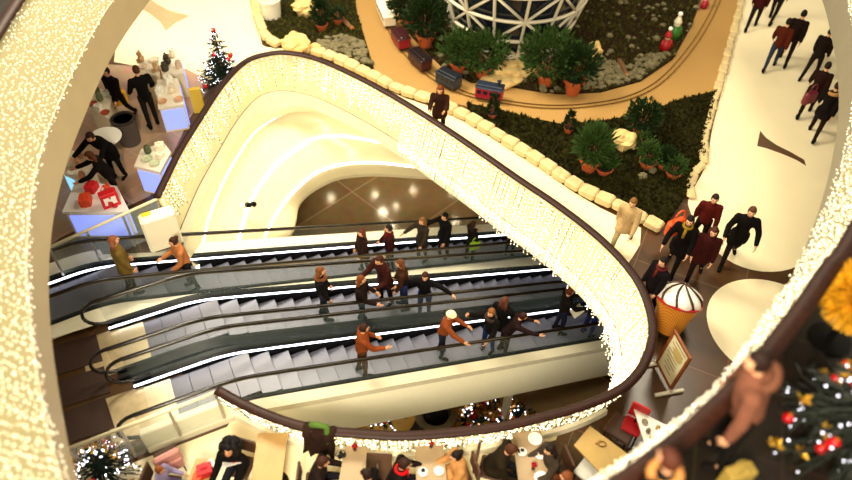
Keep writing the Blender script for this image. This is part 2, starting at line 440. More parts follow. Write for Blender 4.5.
hole = [Vector((p.x, p.y, 0)) for p in ft]+[ept('C', -.3, 1.42), ept('C', -.9, 1.42), ept('C', -.9, -.15), ept('B', -.9, 1.35), ept('B', -.9, -.3), ept('A', -.7, 1.4), ept('A', -.7, -.5)]
def plate(name, outer, inner, z, thick, mats, parent=None):
    """a slab with a hole, triangulated by bridging the two outlines"""
    import bmesh
    bm = bmesh.new()
    for L in (outer, inner):
        vs = [bm.verts.new((p[0], p[1], z)) for p in L]
        for i in range(len(vs)): bm.edges.new((vs[i], vs[(i+1) % len(vs)]))
    bmesh.ops.triangle_fill(bm, use_beauty=True, edges=bm.edges[:])
    bmesh.ops.recalc_face_normals(bm, faces=bm.faces[:])
    for f in bm.faces:
        if f.normal.z < 0: f.normal_flip()
    top = bm.faces[:]
    r = bmesh.ops.extrude_face_region(bm, geom=top)
    for v in r['geom']:
        if isinstance(v, bmesh.types.BMVert): v.co.z -= thick
    bmesh.ops.recalc_face_normals(bm, faces=bm.faces[:])
    me = bpy.data.meshes.new(name); bm.to_mesh(me); bm.free()
    for q in mats if isinstance(mats, (list, tuple)) else [mats]: me.materials.append(q)
    o = bpy.data.objects.new(name, me); COL.objects.link(o)
    if parent: o.parent = parent
    return o
big = [(-24, 1.0), (26, 1.0), (26, 42), (-24, 42)]
structure(plate('floor', big, hole, 0, .45, stone))
tn = [0]
def inlay_poly(px, m_, z=.006, ext=(), curve=0):
    tn[0] += 1; P = pxs(px, 0)
    if curve: P = catmull(P, curve, True)
    mb = MB(); mb.prism([(p.x, p.y) for p in P], .001, z); return structure(mb.build('trim_%d' % tn[0], m_))
# pale inlays of the stone floor
inlay_poly([(745,0),(735,40),(722,90),(712,130),(706,165),(690,195),(689,208),(700,232),(718,253),(742,267),(772,272),(800,265),(826,243),(850,205),(900,120),(905,30),(870,-20),(800,-25)], inlay, .006, curve=3)
inlay_poly([(760,131),(766,138),(776,145),(790,152),(804,160),(806,166),(796,160),(782,154),(768,149),(757,146)], mat('brown_inlay', '#5b4028', .3), .01)
c_ = at(765, 325); mb = MB(); mb.lathe([(1.42, .001), (1.42, .006)], (at(775, 330).x, at(775, 330).y, 0), 64); tn[0] += 1; structure(mb.build('trim_%d' % tn[0], inlay))
# pale walkway between the balustrade and the garden kerb
walk_out = [(240,55),(262,47),(300,50),(330,62),(360,76),(400,96),(430,106),(460,118),(500,143),(540,168),(570,190),(600,208),(641,228)]
mb = MB(); wp = pxs(walk_out, 0)+pxs([(640,245),(632,258)], 0)+[p+Vector((0, 0, 0)) for p in reversed(ft[25:86])]
mb.prism([(p.x, p.y) for p in wp], .001, .008); tn[0] += 1; structure(mb.build('trim_%d' % tn[0], inlay))
# pale floor of the cafe side
mb = MB(); wp = [p for p in ft[115:]]+[ept('C', -.4, 1.5), ept('C', -2.2, 1.5)]+pxs([(60,455),(60,520),(400,540),(470,520),(492,480),(510,452),(556,440),(560,428)], 0)
wp = [p-inward(ft, 130)*.0 for p in wp]
mb.prism([(p.x, p.y) for p in wp], .001, .006); tn[0] += 1; structure(mb.build('trim_%d' % tn[0], inlay))
# pale floor at the far left, with a tan gap between the circles
inlay_poly([(130,-10),(118,30),(114,62),(135,66),(180,66),(198,75),(210,80),(225,92),(250,66),(275,52),(262,45),(258,25),(256,0),(250,-30),(150,-40)], inlay, .006)
inlay_poly([(146,-4),(157,4),(170,11),(190,16),(176,23),(166,31),(160,22),(150,14),(140,8)], tanstone, .01)
inlay_poly([(98,64),(135,66),(180,66),(198,75),(212,84),(190,118),(160,180),(150,196),(60,238),(45,250),(48,200),(70,120)], mauve, .004)
# pale platform between the first two escalators
mb = MB(); wp = [ept('A', -.75, 1.45), ept('A', -3.4, 1.45), ept('B', -3.2, -.35), ept('B', -.95, -.35)]
mb.prism([(p.x, p.y) for p in wp], .001, .006); tn[0] += 1; structure(mb.build('trim_%d' % tn[0], cream))

# --- tiered inner wall of the void with its light lines
L1 = [(197,275),(203,249),(209,219),(222,186),(238,157),(255,133),(273,120),(290,113),(312,110),(340,114),(362,119),(400,132),(440,152),(482,178),(520,204)]
L2 = [(234,268),(238,249),(244,223),(257,192),(277,166),(299,149),(317,139),(340,137),(362,140),(392,146),(422,153),(445,161),(490,186),(525,210)]
L3 = [(258,262),(263,245),(270,227),(284,205),(301,186),(321,172),(347,165),(377,164),(407,167),(441,171),(460,174),(500,196),(530,216)]
L4 = [(270,258),(281,243),(292,232),(296,220),(299,204),(310,192),(329,181),(347,176),(377,174),(411,176),(445,178),(471,181),(508,205),(535,222)]
Z = [-.45, -1.05, -1.7, -2.35, -2.85]; NR = 70
rings = [resample([Vector((p.x, p.y, Z[0])) for p in ft[:78]], NR)]
for l, z in zip((L1, L2, L3, L4), Z[1:]): rings.append(resample(catmull(pxs(l, z), 6), NR))
full = []
for i in range(4):
    a, b = rings[i], rings[i+1]; full.append(a)
    full.append([p.lerp(q, .5)+Vector((0, 0, .05)) for p, q in zip(a, b)])
    full.append([p.lerp(q, .96)+Vector((0, 0, .03)) for p, q in zip(a, b)])
full.append(rings[4]); cen = at(420, 240, -2.8); 
out4 = [p+(p-Vector((cen.x, cen.y, p.z))).normalized()*6.5+Vector((0, 0, -.1)) for p in rings[4]]
mb = MB(); mb.loft(full); w = structure(mb.build('wall_void', cream_gloss, smooth=True))
mb = MB(); mb.loft([[p+Vector((0, 0, -.02)) for p in rings[4]], [p+Vector((0, 0, -.1)) for p in rings[4]], out4]); structure(mb.build('ceiling', mat('ceiling_paint', '#d8c8a6', .7)))
for i in (1, 2, 3):
    mb = MB(); mb.tube([p+Vector((0, 0, .045)) for p in rings[i]], .028, 8)
    tag(mb.build('light_strip', led_warm), ['outermost curved white light line on the cream void wall', 'middle curved white light line on the cream void wall', 'innermost curved white light line beside the cream wall\'s lower rim'][i-1], 'light strip')
# --- the floor below
ZB = -5.7
stone_b = tile_mat('basement_stone_floor', '#9c8058', '#917651', '#cdb080', 3.0, .14, .75, .02)
mb = MB(); mb.prism([(-16, 1), (22, 1), (22, 34), (-16, 34)], ZB-.2, ZB); structure(mb.build('floor_lower', stone_b))
dk = mat('basement_wall', '#3a2c20', .8)
for nm, c, d in (('trim_40', (3, 34, -3.1), (38, .2, 5.2)), ('trim_41', (-16, 17.5, -3.1), (.2, 33, 5.2)), ('trim_42', (22, 17.5, -3.1), (.2, 33, 5.2)), ('trim_43', (3, 1, -3.1), (38, .2, 5.2))):
    mb = MB(); mb.box(c, d); structure(mb.build(nm, dk))

# --- balustrade of the void
br = thing('void_balustrade', 'cream balustrade with dark wooden handrail around the teardrop opening', 'balustrade', ft[60], world=True)
mb = MB(); top_ = [p+Vector((0, 0, -.05)) for p in hr]; nrm_ = [inward(hr, i) for i in range(len(hr))]
mb.loft([[p for p in ft], [p for p in top_], [p-n*.03 for p, n in zip(top_, nrm_)], [p-n*.03 for p, n in zip(ft, nrm_)]])
panel_m = mat('frosted_panel', '#e3d4a4', .45, var=.06, scale=30)
mb.build('panel', panel_m, br, smooth=False)
mb = MB(); mb.tube(hr, .07, 10, sx=1.35, sz=.7); mb.build('handrail', wood_rail, br, smooth=True)
mb = MB(); mb.loft([[p+n*.02 for p, n in zip(ft, nrm_)], [p+n*.02+Vector((0, 0, -.46)) for p, n in zip(ft, nrm_)], [p-n*.02+Vector((0, 0, -.46)) for p, n in zip(ft, nrm_)]]); mb.build('slab_edge', cream, br)
mb = MB(); a_ = ft[112:]; n_ = nrm_[112:]
mb.loft([[p-n*.03+Vector((0, 0, .16)) for p, n in zip(a_, n_)], [p-n*.2+Vector((0, 0, .14)) for p, n in zip(a_, n_)], [p-n*.22+Vector((0, 0, .004)) for p, n in zip(a_, n_)]]); mb.build('plinth', cream, br)
# light curtain: strings of bulbs in front of the panel, icicle tips below the floor edge
pts = []; cables = []
for i in range(len(hr)-1):
    L = (hr[i+1]-hr[i]).length; k = max(1, int(L/(.055 if 40 < i < 112 else .04 if i >= 112 else .085)))
    for j in range(k):
        q = (j+random.random())/k; t = hr[i].lerp(hr[i+1], q); f = ft[i].lerp(ft[i+1], q); n = inward(hr, i)
        side = 1
        drop = (.95 if 88 < i < 112 else .6 if 60 < i < 112 else .4)*random.uniform(.35, 1); l = 1.0
        if i <= 50: drop = -random.uniform(.1, .6)
        N = int((1.05+drop)/(.075 if i > 40 else .085))
        h1 = max(-drop, .2) if i > 112 else -drop; sh = n*.16 if i > 112 else Vector((0, 0, 0))
        if j % 2 == 0: q1 = f.lerp(t, max(0, h1)/1.08)+n*.07-sh; q1.z = h1; q0 = t+n*.07-sh; q0.z = 1.0; cables.append((q0, q1))
        for a in range(N):
            h = 1.0-(1.0+drop)*a/N+random.uniform(-.02, .02)
            w_ = f.lerp(t, max(0, h)/1.08)+n*(.05+random.uniform(0, .05)); w_.z = h
            if i > 112: 
                w_ = w_-n*.16
                if h < .3 or random.random() < .45: continue
            pts.append(w_)
cur = beads(pts, .0135); cur.k = 1
for (t, b) in cables:
    d = Vector((random.uniform(-1, 1), random.uniform(-1, 1), 0)).normalized()*.008
    cur.add([t-d, t+d, b+d, b-d], [(0, 1, 2, 3)])
cur = cur.build('light_curtain', [bulb, mat('fairy_cable', '#57431a', .7)])
tag(cur, 'dense curtain of warm fairy lights hung around the teardrop opening', 'fairy lights', kind='stuff')
# --- white glass barriers that close the balustrade at the escalators
def barrier(name, label, A, B, zt=1.02, posts=4):
    g = thing(name, label, 'barrier', A, world=True)
    d = (B-A); mb = MB(); mb.tube([A+Vector((0, 0, zt)), B+Vector((0, 0, zt))], .035, 10); mb.build('top_rail', cream_gloss, g, smooth=True)
    mb = MB(); ang = math.atan2(d.y, d.x); mb.box((A+B)/2+Vector((0, 0, zt/2)), (d.length, .02, zt-.06), ang); gp = mb.build('glass_panel', glass, g)
    for i in range(posts):
        p = A.lerp(B, (i+.02)/(posts-.96)); mb = MB(); mb.box(p+Vector((0, 0, zt/2-.02)), (.05, .05, zt-.06), ang, .006); mb.build('post', steel, g)
A_ = at(48, 248, 1.02); A_.z = 0; B_ = at(157, 199, 1.02); B_.z = 0
barrier('glass_barrier', 'clear glass barrier with white top rail behind the uppermost escalator', A_, B_)
A2 = at(68, 449, 1.02); A2.z = 0; B2 = at(216, 392, 1.02); B2.z = 0
barrier('glass_barrier', 'clear glass barrier with white top rail in front of the nearest escalator', A2, B2)
mb = MB(); p = at(160, 226, .6); p.z = 0; mb.box(p+Vector((0, 0, .5)), (.75, .35, 1.0), R(30), .05); e = tag(mb.build('end_pillar', cream), 'cream box pillar where the void handrail ends beside the market', 'pillar')
mb = MB(); mb.box(p+Vector((-.2, -.05, 1.008)), (.2, .12, .012), R(30)); mb.build('sticker', mat('yellow_sticker', '#e8c020', .5), e)

# --- escalators
dark_deck = mat('black_deck', '#0c0c10', .45, metal=.2, spec=.3)
tread = stripe_mat('step_tread', '#4c4c5a', '#767684', 40, .4, .2, 'Y')
riser = mat('step_riser', '#2b2b38', .5, metal=.3)
rubber = mat('handrail_rubber', '#17100a', .22)
e_glass = mat('escalator_glass', '#6d7c78', .3, alpha=.1, spec=.25)
white_side = mat('truss_white', '#fff8de', .4, var=.02)
def sink(i): return min(.2, .06*max(0, i))
def escalator(k, label, near_side):
    b, d, n, s, fl, run = ESC[k]
    g = thing('escalator', label, 'escalator', b, world=True)
    T = [-fl, -fl*.5, -.5, -.15, 0, .3, 2, 4, 6, 8, 10, run]
    T = [-fl, -1.2, -.5] + [x*.1 for x in range(-3, 4)] + [1+x for x in range(int(run))] + [run]
    def zz(t): return -s*t if t > 0 else 0
    def sm(t):                                        # soft bend between landing and slope
        w = .5
        return 0 if t <= -w else (-s*t if t >= w else -s*(t+w)**2/(4*w))
    T = sorted(set(round(t, 3) for t in T))
    def line(nn, h): return [b+d*t+n*nn+Vector((0, 0, h+sm(t))) for t in T]
    def band(n0, n1, h0, h1): 
        m_ = MB(); m_.loft([line(n0, h0), line(n0, h1), line(n1, h1), line(n1, h0), line(n0, h0)]); return m_
    band(-.22, -.03, -.25, .13).build('inner_deck', dark_deck, g)
    nd = 1.32 if k == 'B' else 1.17
    band(1.06, nd, -.25, .13).build('inner_deck', dark_deck, g)
    band(-.03, -.006, .09, .125).build('light_strip', led, g)
    band(-.006, .0, -.55, .09).build('skirt', dark_deck, g)
    band(1.05, 1.06, -.55, .10).build('skirt', dark_deck, g)
    band(-.13, -.115, .13, .86).build('glass_panel', e_glass, g)
    band(1.125, 1.14, .13, .86).build('glass_panel', e_glass, g)
    for nn in (-.12, 1.15):
        P = line(nn, .9); a0 = P[0]; loop = [a0+Vector((0, 0, -.36))-d*(.36*math.sin(u))+Vector((0, 0, .36*math.cos(u))) for u in [math.pi*(1-i/10) for i in range(10)]]
        m_ = MB(); m_.tube([loop[0]+d*.35]+loop+P, .045, 8, sx=.9, sz=.7); hrp = m_.build('handrail', rubber, g, smooth=True)
        m_ = MB(); m_.tube(line(nn, .855), .022, 6); m_.build('handrail_guide', mat('brass_guide', '#7a6230', .3, metal=.8), hrp, smooth=True)
    if near_side:
        m_ = MB(); m_.loft([line(1.165, .13), line(1.42, .12), line(1.44, -.02)]); m_.build('side_trim', mat('pale_trim', '#d5cdb4', .4), g)
        m_ = MB(); U = [t for t in T if t > -1.2]
        m_.loft([[b+d*t+n*1.44+Vector((0, 0, -.02+sm(t))) for t in U], [b+d*t+n*1.62+Vector((0, 0, -.98+sm(t))) for t in U], [b+d*t+n*.0+Vector((0, 0, -1.05+sm(t))) for t in U], [b+d*t-n*.4+Vector((0, 0, -.9+sm(t))) for t in U]])
        m_.build('truss_side', white_side, g)
    else:
        m_ = MB(); U = [t for t in T if t > -1.2]
        m_.loft([[b+d*t+n*1.32+Vector((0, 0, -.05+sm(t))) for t in U], [b+d*t+n*1.32+Vector((0, 0, -.9+sm(t))) for t in U], [b+d*t-n*.3+Vector((0, 0, -.9+sm(t))) for t in U], [b+d*t-n*.3+Vector((0, 0, -.05+sm(t))) for t in U]]); m_.build('truss_side', white_side, g)
    if k == 'A':
        m_ = MB(); m_.loft([line(-.215, .125), line(-.62, .11), line(-.64, -.6)]); m_.build('outer_deck', white_side, g)
        U = [t for t in T if t > -2.5]; far = []
        bb, db, nb_ = ESC['B'][:3]
        m_ = MB(); r0 = [b+d*t+n*1.165+Vector((0, 0, .115+sm(t))) for t in U]; r1 = []
        for p in r0:
            tb = (p-bb).dot(db); r1.append(Vector((bb.x+db.x*tb-nb_.x*.21, bb.y+db.y*tb-nb_.y*.21, .12-(ESC['B'][3]*tb if tb > 0 else 0))))
        r1 = [q+Vector((0, 0, min(0, .0))) for q in r1]
        m_.loft([r0, r1]); m_.build('infill_deck', white_side, g)
    # steps
    rise = s*.4; pr = [(-.0, 0), (.4, 0), (.4, -rise-.02), (.385, -rise-.02), (.385, -.04), (.0, -.04)]
    m_ = MB(); m_.box((.2, 0, -.02), (.398, .98, .04), 0, .008); m_.k = 1; m_.box((.395, 0, -.04-rise/2), (.012, .98, rise)); 
    me = m_.mesh('step'); me.materials.append(tread); me.materials.append(riser); me.polygons.foreach_set('material_index', m_.m)
    ang = math.atan2(d.y, d.x); nst = int((run-.4)/.4)+3
    for i in range(-3, nst-3):
        o = bpy.data.objects.new('step', me); COL.objects.link(o); o.parent = g
        t = i*.4; p = d*t+n*.52+Vector((0, 0, -max(0, i)*rise+.01-sink(i))); o.location = p; o.rotation_euler = (0, 0, ang)
    m_ = MB(); m_.box(b-d*(1.2+.2)+n*.52+Vector((0, 0, .015)), (.5, 1.0, .03), ang, .004); m_.build('comb_plate', mat('comb_metal', '#cfc0a0', .35, metal=.6), g)
    m_ = MB(); m_.box(b-d*(1.65+.35)+n*.52+Vector((0, 0, .01)), (.75, 1.1, .02), ang); m_.build('landing_plate', mat('landing_metal', '#c9b48c', .4, metal=.5, var=.1), g)
    return g
escalator('A', 'uppermost of the three escalators, beside the cream tiered wall', False)
escalator('B', 'middle one of the three parallel escalators', False)
escalator('C', 'nearest of the three escalators, with a broad cream side panel', True)
for c4, lab in (([(53,346),(96,334),(103,361),(57,375)], 'dark brown floor mat farthest from the nearest glass barrier'), ([(57,381),(104,366),(110,392),(62,407)], 'middle one of the three dark brown floor mats before the escalators'), ([(62,413),(105,397),(115,428),(68,443)], 'dark brown floor mat against the nearest glass barrier')):
    mb = MB(); P = pxs(c4, 0.02); mb.prism([(p.x, p.y) for p in P], .007, .022); tag(mb.build('floor_mat', mat('mat_brown', '#3a2216', .75, var=.15, scale=30, bump=.3)), lab, 'mat')
# column that carries the nearest escalator
tc_ = min(np.arange(2, 12, .05), key=lambda t: abs(topx(ept('C', t, 1.3, -1.0))[0]-513)); p = ept('C', tc_, 1.22, -.98)
mb = MB(); mb.cone((p.x, p.y, ZB), p, .11, .11, 20); mb.cone(p+Vector((0, 0, -.3)), p, .11, .3, 20)
tag(mb.build('support_column', white_side, smooth=True), 'slender white column carrying the nearest escalator', 'column')

# --- the gallery one storey up
LF = [(150,0,4.2),(125,35,4.2),(105,70,4.2),(85,115,4.2),(68,160,4.2),(56,205,4.2),(50,250,4.2),(49,300,4.2),(53,350,4.2),(62,410,4.2),(75,470,4.2)]
lf = [at(*p) for p in LF]; e0 = lf[0]*2-lf[1]; lf = [Vector((-5.9, 17.0, 4.2)), Vector((-6.25, 15.6, 4.2))]+lf+[Vector((-3.3, 2.6, 4.2)), Vector((-2.6, 1.9, 4.2))]
RF = [(822,0),(832,40),(838,80),(838,120),(832,160),(822,200),(808,240),(790,280),(770,320),(750,350),(735,375)]
rf = [at(x, y, 4.2) for x, y in RF]; rf = [Vector((9.3, 19.5, 4.2)), Vector((9.25, 17.5, 4.2))]+rf[:-1]+[Vector((*at(x, y, 5).xy, 4.2)) for x, y in ((722,386),(692,414),(660,440),(620,468),(570,500))]
rail_r = [Vector((9.85, 19.5, 6.1)), Vector((9.8, 17.5, 6.1)), Vector((9.1, 13.6, 6.1)), Vector((8.1, 10.6, 6.1)), Vector((7.0, 8.5, 6.1))]+[at(x, y, 6.1) for x, y in ((852,238),(830,268),(805,305),(780,338),(757,368),(720,404),(690,432),(660,456),(620,485),(560,520))]
def gallery(P, sgn, lab, lean, lights, rail=None):
    c = catmull(P, 5); ns = [inward(c, i)*sgn for i in range(len(c))]          # towards the void
    Zs = lambda p, z: Vector((p.x, p.y, z))
    mb = MB(); mb.loft([[Zs(p, 4.2) for p in c], [Zs(p, 4.98) for p in c], [Zs(p-n*.06, 5.0) for p, n in zip(c, ns)]]); 
    mb.loft([[Zs(p, 4.2) for p in c], [Zs(p-n*6, 4.2) for p, n in zip(c, ns)]])
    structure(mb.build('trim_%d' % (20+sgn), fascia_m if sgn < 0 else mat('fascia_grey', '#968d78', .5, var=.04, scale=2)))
    g = thing('gallery_balustrade', lab, 'balustrade', Zs(c[len(c)//2], 5), world=True)
    hrl = [Zs(p-n*lean, 6.1) for p, n in zip(c, ns)]
    if rail:
        rc = catmull(rail, 12); hrl = [min(rc, key=lambda q: (q.xy-h.xy).length) for h in hrl]
        sp = [Vector((0, 0, 0))]
        hr2 = rc
    else: hr2 = hrl
    mb = MB(); mb.loft([[Zs(p-n*.02, 5.0) for p, n in zip(c, ns)], [q+n*.02-Vector((0, 0, .04)) for q, n in zip(hrl, ns)], [q-n*.04-Vector((0, 0, .04)) for q, n in zip(hrl, ns)], [Zs(p-n*.08, 5.0) for p, n in zip(c, ns)]]); mb.build('panel', mat('gallery_panel', '#a2966e', .6, var=.05), g)
    mb = MB(); mb.tube(hr2, .075, 10, sx=1.4, sz=.8); mb.build('handrail', wood_rail, g, smooth=True)
    pts = []
    for i in range(len(c)-1):
        L = (c[i+1]-c[i]).length; k = max(1, int(L/.055))
        for j in range(k):
            q = (j+random.random())/k; a = c[i].lerp(c[i+1], q); b = hrl[i].lerp(hrl[i+1], q); n = ns[i]; N = 15
            for r in range(N):
                h = (r+random.uniform(.1, .9))/N; w_ = Zs(a, 5.0).lerp(b, h)+n*random.uniform(.04, .09); pts.append(w_)
    o = beads(pts, .011).build('light_curtain', bulb_soft if sgn < 0 else glow('fairy_bulb_cream', '#fff2cc', 2.4)); tag(o, lights, 'fairy lights', kind='stuff')
    return c, ns, hrl
gl = gallery(lf, -1, 'upper gallery balustrade covered with fairy lights, left edge of the view', .62, 'blurred curtain of fairy lights on the upper gallery at the left')
gr = gallery(rf, 1, 'upper gallery balustrade with dark handrail, right edge of the view', .45, 'curtain of fairy lights on the upper gallery at the right', rail_r)
dark_floor = tile_mat('dark_gallery_floor', '#17110b', '#1b140d', '#2a2116', .9, .4, .3)
for nm, (c, ns, hrl), lo in (('floor_gallery_left', gl, .02), ('floor_gallery_right', gr, .02)):
    mb = MB(); mb.loft([[Vector((p.x, p.y, 5.0))-n*.05 for p, n in zip(c, ns)], [Vector((p.x, p.y, 5.0))-n*7 for p, n in zip(c, ns)]]); structure(mb.build(nm, dark_floor))
# ------------------------------------------------------------------ garden with the toy railway
turf_m = mat('turf', '#211f0a', .95, spec=.08, var=.5, scale=9, bump=.8)
soil_m = mat('mulch', '#2a1e10', .95, spec=.08, var=.6, scale=14, bump=.9)
sand_m = mat('sand_path', '#a98145', .9, var=.12, scale=25, bump=.3)
kerb_m = mat('kerb_stone', '#cdb684', .8, var=.12, scale=6, bump=.5)
terra = mat('terracotta', '#b5562a', .7, var=.15, scale=10)
pot_soil = mat('pot_soil', '#20140c', .95, var=.3)
LEAF = {k: mat('leaf_'+k, c, .65, spec=.15, var=.35, scale=5) for k, c in (('dark', '#1c2c10'), ('mid', '#2f451a'), ('moss', '#46421a'), ('fir', '#16241a'))}
bark = mat('bark', '#6d4a2a', .9, var=.3, scale=14, bump=.6)
rock_m = mat('sandstone_rock', '#d9b878', .9, var=.25, scale=4, bump=.7)
rock_g = mat('grey_rock', '#6f6548', .9, var=.35, scale=6, bump=.7)
T1 = [(466,106),(500,113),(530,121),(560,127),(600,124),(640,117),(680,102),(714,94),(708,125),(702,140),(704,158),(690,176),(686,195),(668,222),(655,226),(610,206),(575,190),(545,168),(505,142),(475,122)]
SANDP = [(353,-12),(357,20),(365,45),(376,76),(400,90),(430,101),(466,108),(500,114),(530,122),(560,128),(600,125),(640,118),(680,103),(715,94),(728,50),(740,5),(742,-12),(706,-12),(690,30),(672,62),(640,84),(600,95),(560,97),(535,94),(500,88),(470,85),(440,68),(412,40),(400,20),(396,-12)]
T2 = [(254,-12),(258,20),(268,42),(300,48),(335,60),(375,76),(366,45),(357,15),(353,-12)]
ISL = [(396,-25),(400,20),(412,40),(440,68),(470,85),(500,88),(535,94),(560,97),(600,95),(640,84),(672,62),(690,30),(707,-25)]
def bed(nm, px, mt, z): 
    P = pxs(px, 0); mb = MB(); mb.prism([(p.x, p.y) for p in P], .002, z); return structure(mb.build(nm, mt)), [(p.x, p.y) for p in P]
_, p1 = bed('garden_bed', T1, turf_m, .12); _, p2 = bed('garden_bed', T2, turf_m, .12); _, pi_ = bed('garden_bed', ISL, soil_m, .13); _, ps = bed('garden_path', SANDP, sand_m, .08)
def tufts(P, n, z, hmin, hmax, mt, label):
    mb = MB()
    for x, y in scatter(P, n):
        h = random.uniform(hmin, hmax); 
        for k in range(3):
            a = random.uniform(0, 6.28); w = h*.35; dx, dy = math.cos(a), math.sin(a); lx, ly = random.uniform(-.6, .6)*h, random.uniform(-.6, .6)*h
            mb.add([(x-dx*w, y-dy*w, z-.01), (x+dx*w, y+dy*w, z-.01), (x+lx, y+ly, z+h)], [(0, 1, 2)])
    return tag(mb.build('moss', mt), label, 'moss', kind='stuff')
tufts(p1, 3800, .12, .05, .12, mat('moss_olive', '#2b280c', .85, spec=.08, var=.6, scale=3), 'dark green moss covering the bed beside the kerb')
tufts(p2, 1800, .12, .05, .12, LEAF['moss'], 'olive green moss in the bed at the top left')
tufts(pi_, 5200, .13, .05, .14, LEAF['moss'], 'patchy moss around the lattice tower')
def rock(px, z, r, label, mt=rock_m, name='boulder', group=None):
    p = at(px[0], px[1], z); o = Vector((random.random()*9, random.random()*9, 0)); mb = MB()
    mb.ball((0, 0, r[2]*.75), r, 18, 12, fn=lambda v: v*(1+.34*noise.noise(v*2.2/max(r)+o)+.16*noise.noise(v*5/max(r)+o)))
    b = mb.build(name, mt, smooth=False); b.location = p; b.rotation_euler = (0, 0, random.uniform(-.4, .4)); tag(b, label, 'rock', group); return b
def gravel(P, n, z, label, r=(.04, .13)):
    mb = MB()
    for x, y in scatter(P, n):
        q = random.uniform(*r); o = Vector((x, y, 0)); mb.ball((x, y, z+q*.3), (q, q*random.uniform(.6, 1), q*.6), 7, 5, fn=lambda v: v*(1+.4*noise.noise(v*9+o)))
    return tag(mb.build('gravel', rock_g), label, 'gravel', kind='stuff')
gravel([(p.x, p.y) for p in pxs([(318,44),(345,38),(362,45),(372,68),(350,62),(325,54)], 0)], 170, .12, 'grey stones heaped in the corner of the left bed')
gravel([(p.x, p.y) for p in pxs([(585,78),(600,62),(625,70),(650,58),(668,58),(640,82),(600,92),(565,94)], 0)], 330, .13, 'grey pebbles along the sandy railway path')
gravel(pi_, 260, .13, 'scattered stones among the moss around the lattice tower')
# kerb stones
def kerb(px, label, L=.44, hh=1, mt=None):
    pts = catmull(pxs(px, 0), 8); tot = sum((b-a).length for a, b in zip(pts, pts[1:])); n = int(tot/L); P = resample(pts, n+1)
    g = thing('garden_kerb', label, 'kerb', P[n//2], world=True)
    for a, b in zip(P, P[1:]):
        c = (a+b)/2; d = b-a; mb = MB(); w = random.uniform(.28, .36); mb.box(c+Vector((0, 0, .11*hh)), (d.length*.97, w*(.75 if hh < 1 else 1), random.uniform(.2, .25)*hh), math.atan2(d.y, d.x)+random.uniform(-.06, .06), .045)
        mb.v = [tuple(Vector(v)+noise.noise_vector(Vector(v)*4)*.03+Vector((0, 0, .03))) for v in mb.v]; mb.build('kerb_stone', mt or kerb_m, g)
kerb([(300,50),(330,59),(360,73),(400,93),(430,103),(465,119),(500,140),(540,165),(575,189),(610,206),(640,221),(661,232)], 'long kerb of pale squared stones between walkway and garden')
kerb([(254,-8),(258,18),(266,40),(280,48)], 'short kerb of pale stones at the top left corner of the garden')
kerb([(690,200),(689,182),(703,162),(703,142),(716,95),(728,52),(740,6),(742,-12)], 'low kerb of pale stones along the right edge of the garden', .5, .5)
# plants
def leaf_mesh(mb, p, d, L, w):
    d = d.normalized(); s_ = d.cross(Vector((random.uniform(-1, 1), random.uniform(-1, 1), random.uniform(-1, 1)))).normalized(); up = s_.cross(d)
    mb.add([p, p+d*L*.45+s_*w+up*w*.3, p+d*L, p+d*L*.45-s_*w+up*w*.3], [(0, 1, 2), (0, 2, 3)])
def foliage(style, h, r, n, L):
    mb = MB()
    for i in range(n):
        if style in ('round', 'lance'):
            v = Vector((random.gauss(0, 1), random.gauss(0, 1), random.gauss(.1, 1))).normalized(); q = random.uniform(.35, 1)
            p = Vector((v.x*r*q, v.y*r*q, h*.5+v.z*h*.5*q)); d = v+Vector((0, 0, .5))
        elif style == 'cone':
            z = random.random()**1.4; a = random.uniform(0, 6.28); q = r*(1-z)*random.uniform(.5, 1)
            p = Vector((math.cos(a)*q, math.sin(a)*q, z*h)); d = Vector((math.cos(a), math.sin(a), .9))
        else:                                           # spiky, long upright blades
            a = random.uniform(0, 6.28); t = random.uniform(.1, 1); p = Vector((math.cos(a)*.3*r*t, math.sin(a)*.3*r*t, h*.1*random.random())); d = Vector((math.cos(a)*t*r, math.sin(a)*t*r, h*(1.1-t*.5)))
            leaf_mesh(mb, p, d, d.length*random.uniform(.7, 1.1), L*.25); continue
        leaf_mesh(mb, p, d, L*random.uniform(.7, 1.3), L*(.13 if style == 'lance' else .3))
    return mb
def potted(px, label, pr=.2, ph=.28, style='round', h=.6, r=.35, leaf='mid', n=260, L=.13, z=.12, name='potted_plant', group=None):
    """px = the middle of the pot's foot"""
    g = thing(name, label, 'plant', at(px[0], px[1], z), random.uniform(0, 6), group)
    mb = MB(); mb.lathe([(pr*.62, 0), (pr*.9, ph*.78), (pr*1.06, ph*.8), (pr*1.08, ph), (pr*.94, ph), (pr*.9, ph*.86)], n=24); po_ = mb.build('pot', terra, g, smooth=False)
    mb = MB(); mb.lathe([(pr*.92, ph*.84), (pr*.92, ph*.88)], n=20); mb.build('soil', pot_soil, po_)
    mb = MB()
    for k in range(5): a = k*1.26; mb.cone((0, 0, ph*.86), (math.cos(a)*r*.4, math.sin(a)*r*.4, ph+h*.55), .018, .008, 6)
    mb.build('stem', bark, g)
    f = foliage(style, h, r, int(n*1.7), L*1.05); f.v = [(a, b, c+ph*.9) for a, b, c in f.v]; f.build('foliage', LEAF[leaf], g)
    return g
potted((588,170), 'large bushy plant in a terracotta pot left of the pale boulder', .27, .4, 'lance', .95, .42, 'mid', 420, .24)
potted((568,132), 'tiny cone shaped conifer in a pot, left of the large bushy plant', .14, .16, 'cone', .55, .2, 'dark', 160, .1)
potted((492,117), 'small cone shaped conifer in a pot at the left end of the near bed', .15, .15, 'cone', .6, .2, 'dark', 180, .1)
potted((639,134), 'round dark bush in a pot by the sandy path above the boulder', .24, .25, 'round', .85, .45, 'dark', 340, .14)
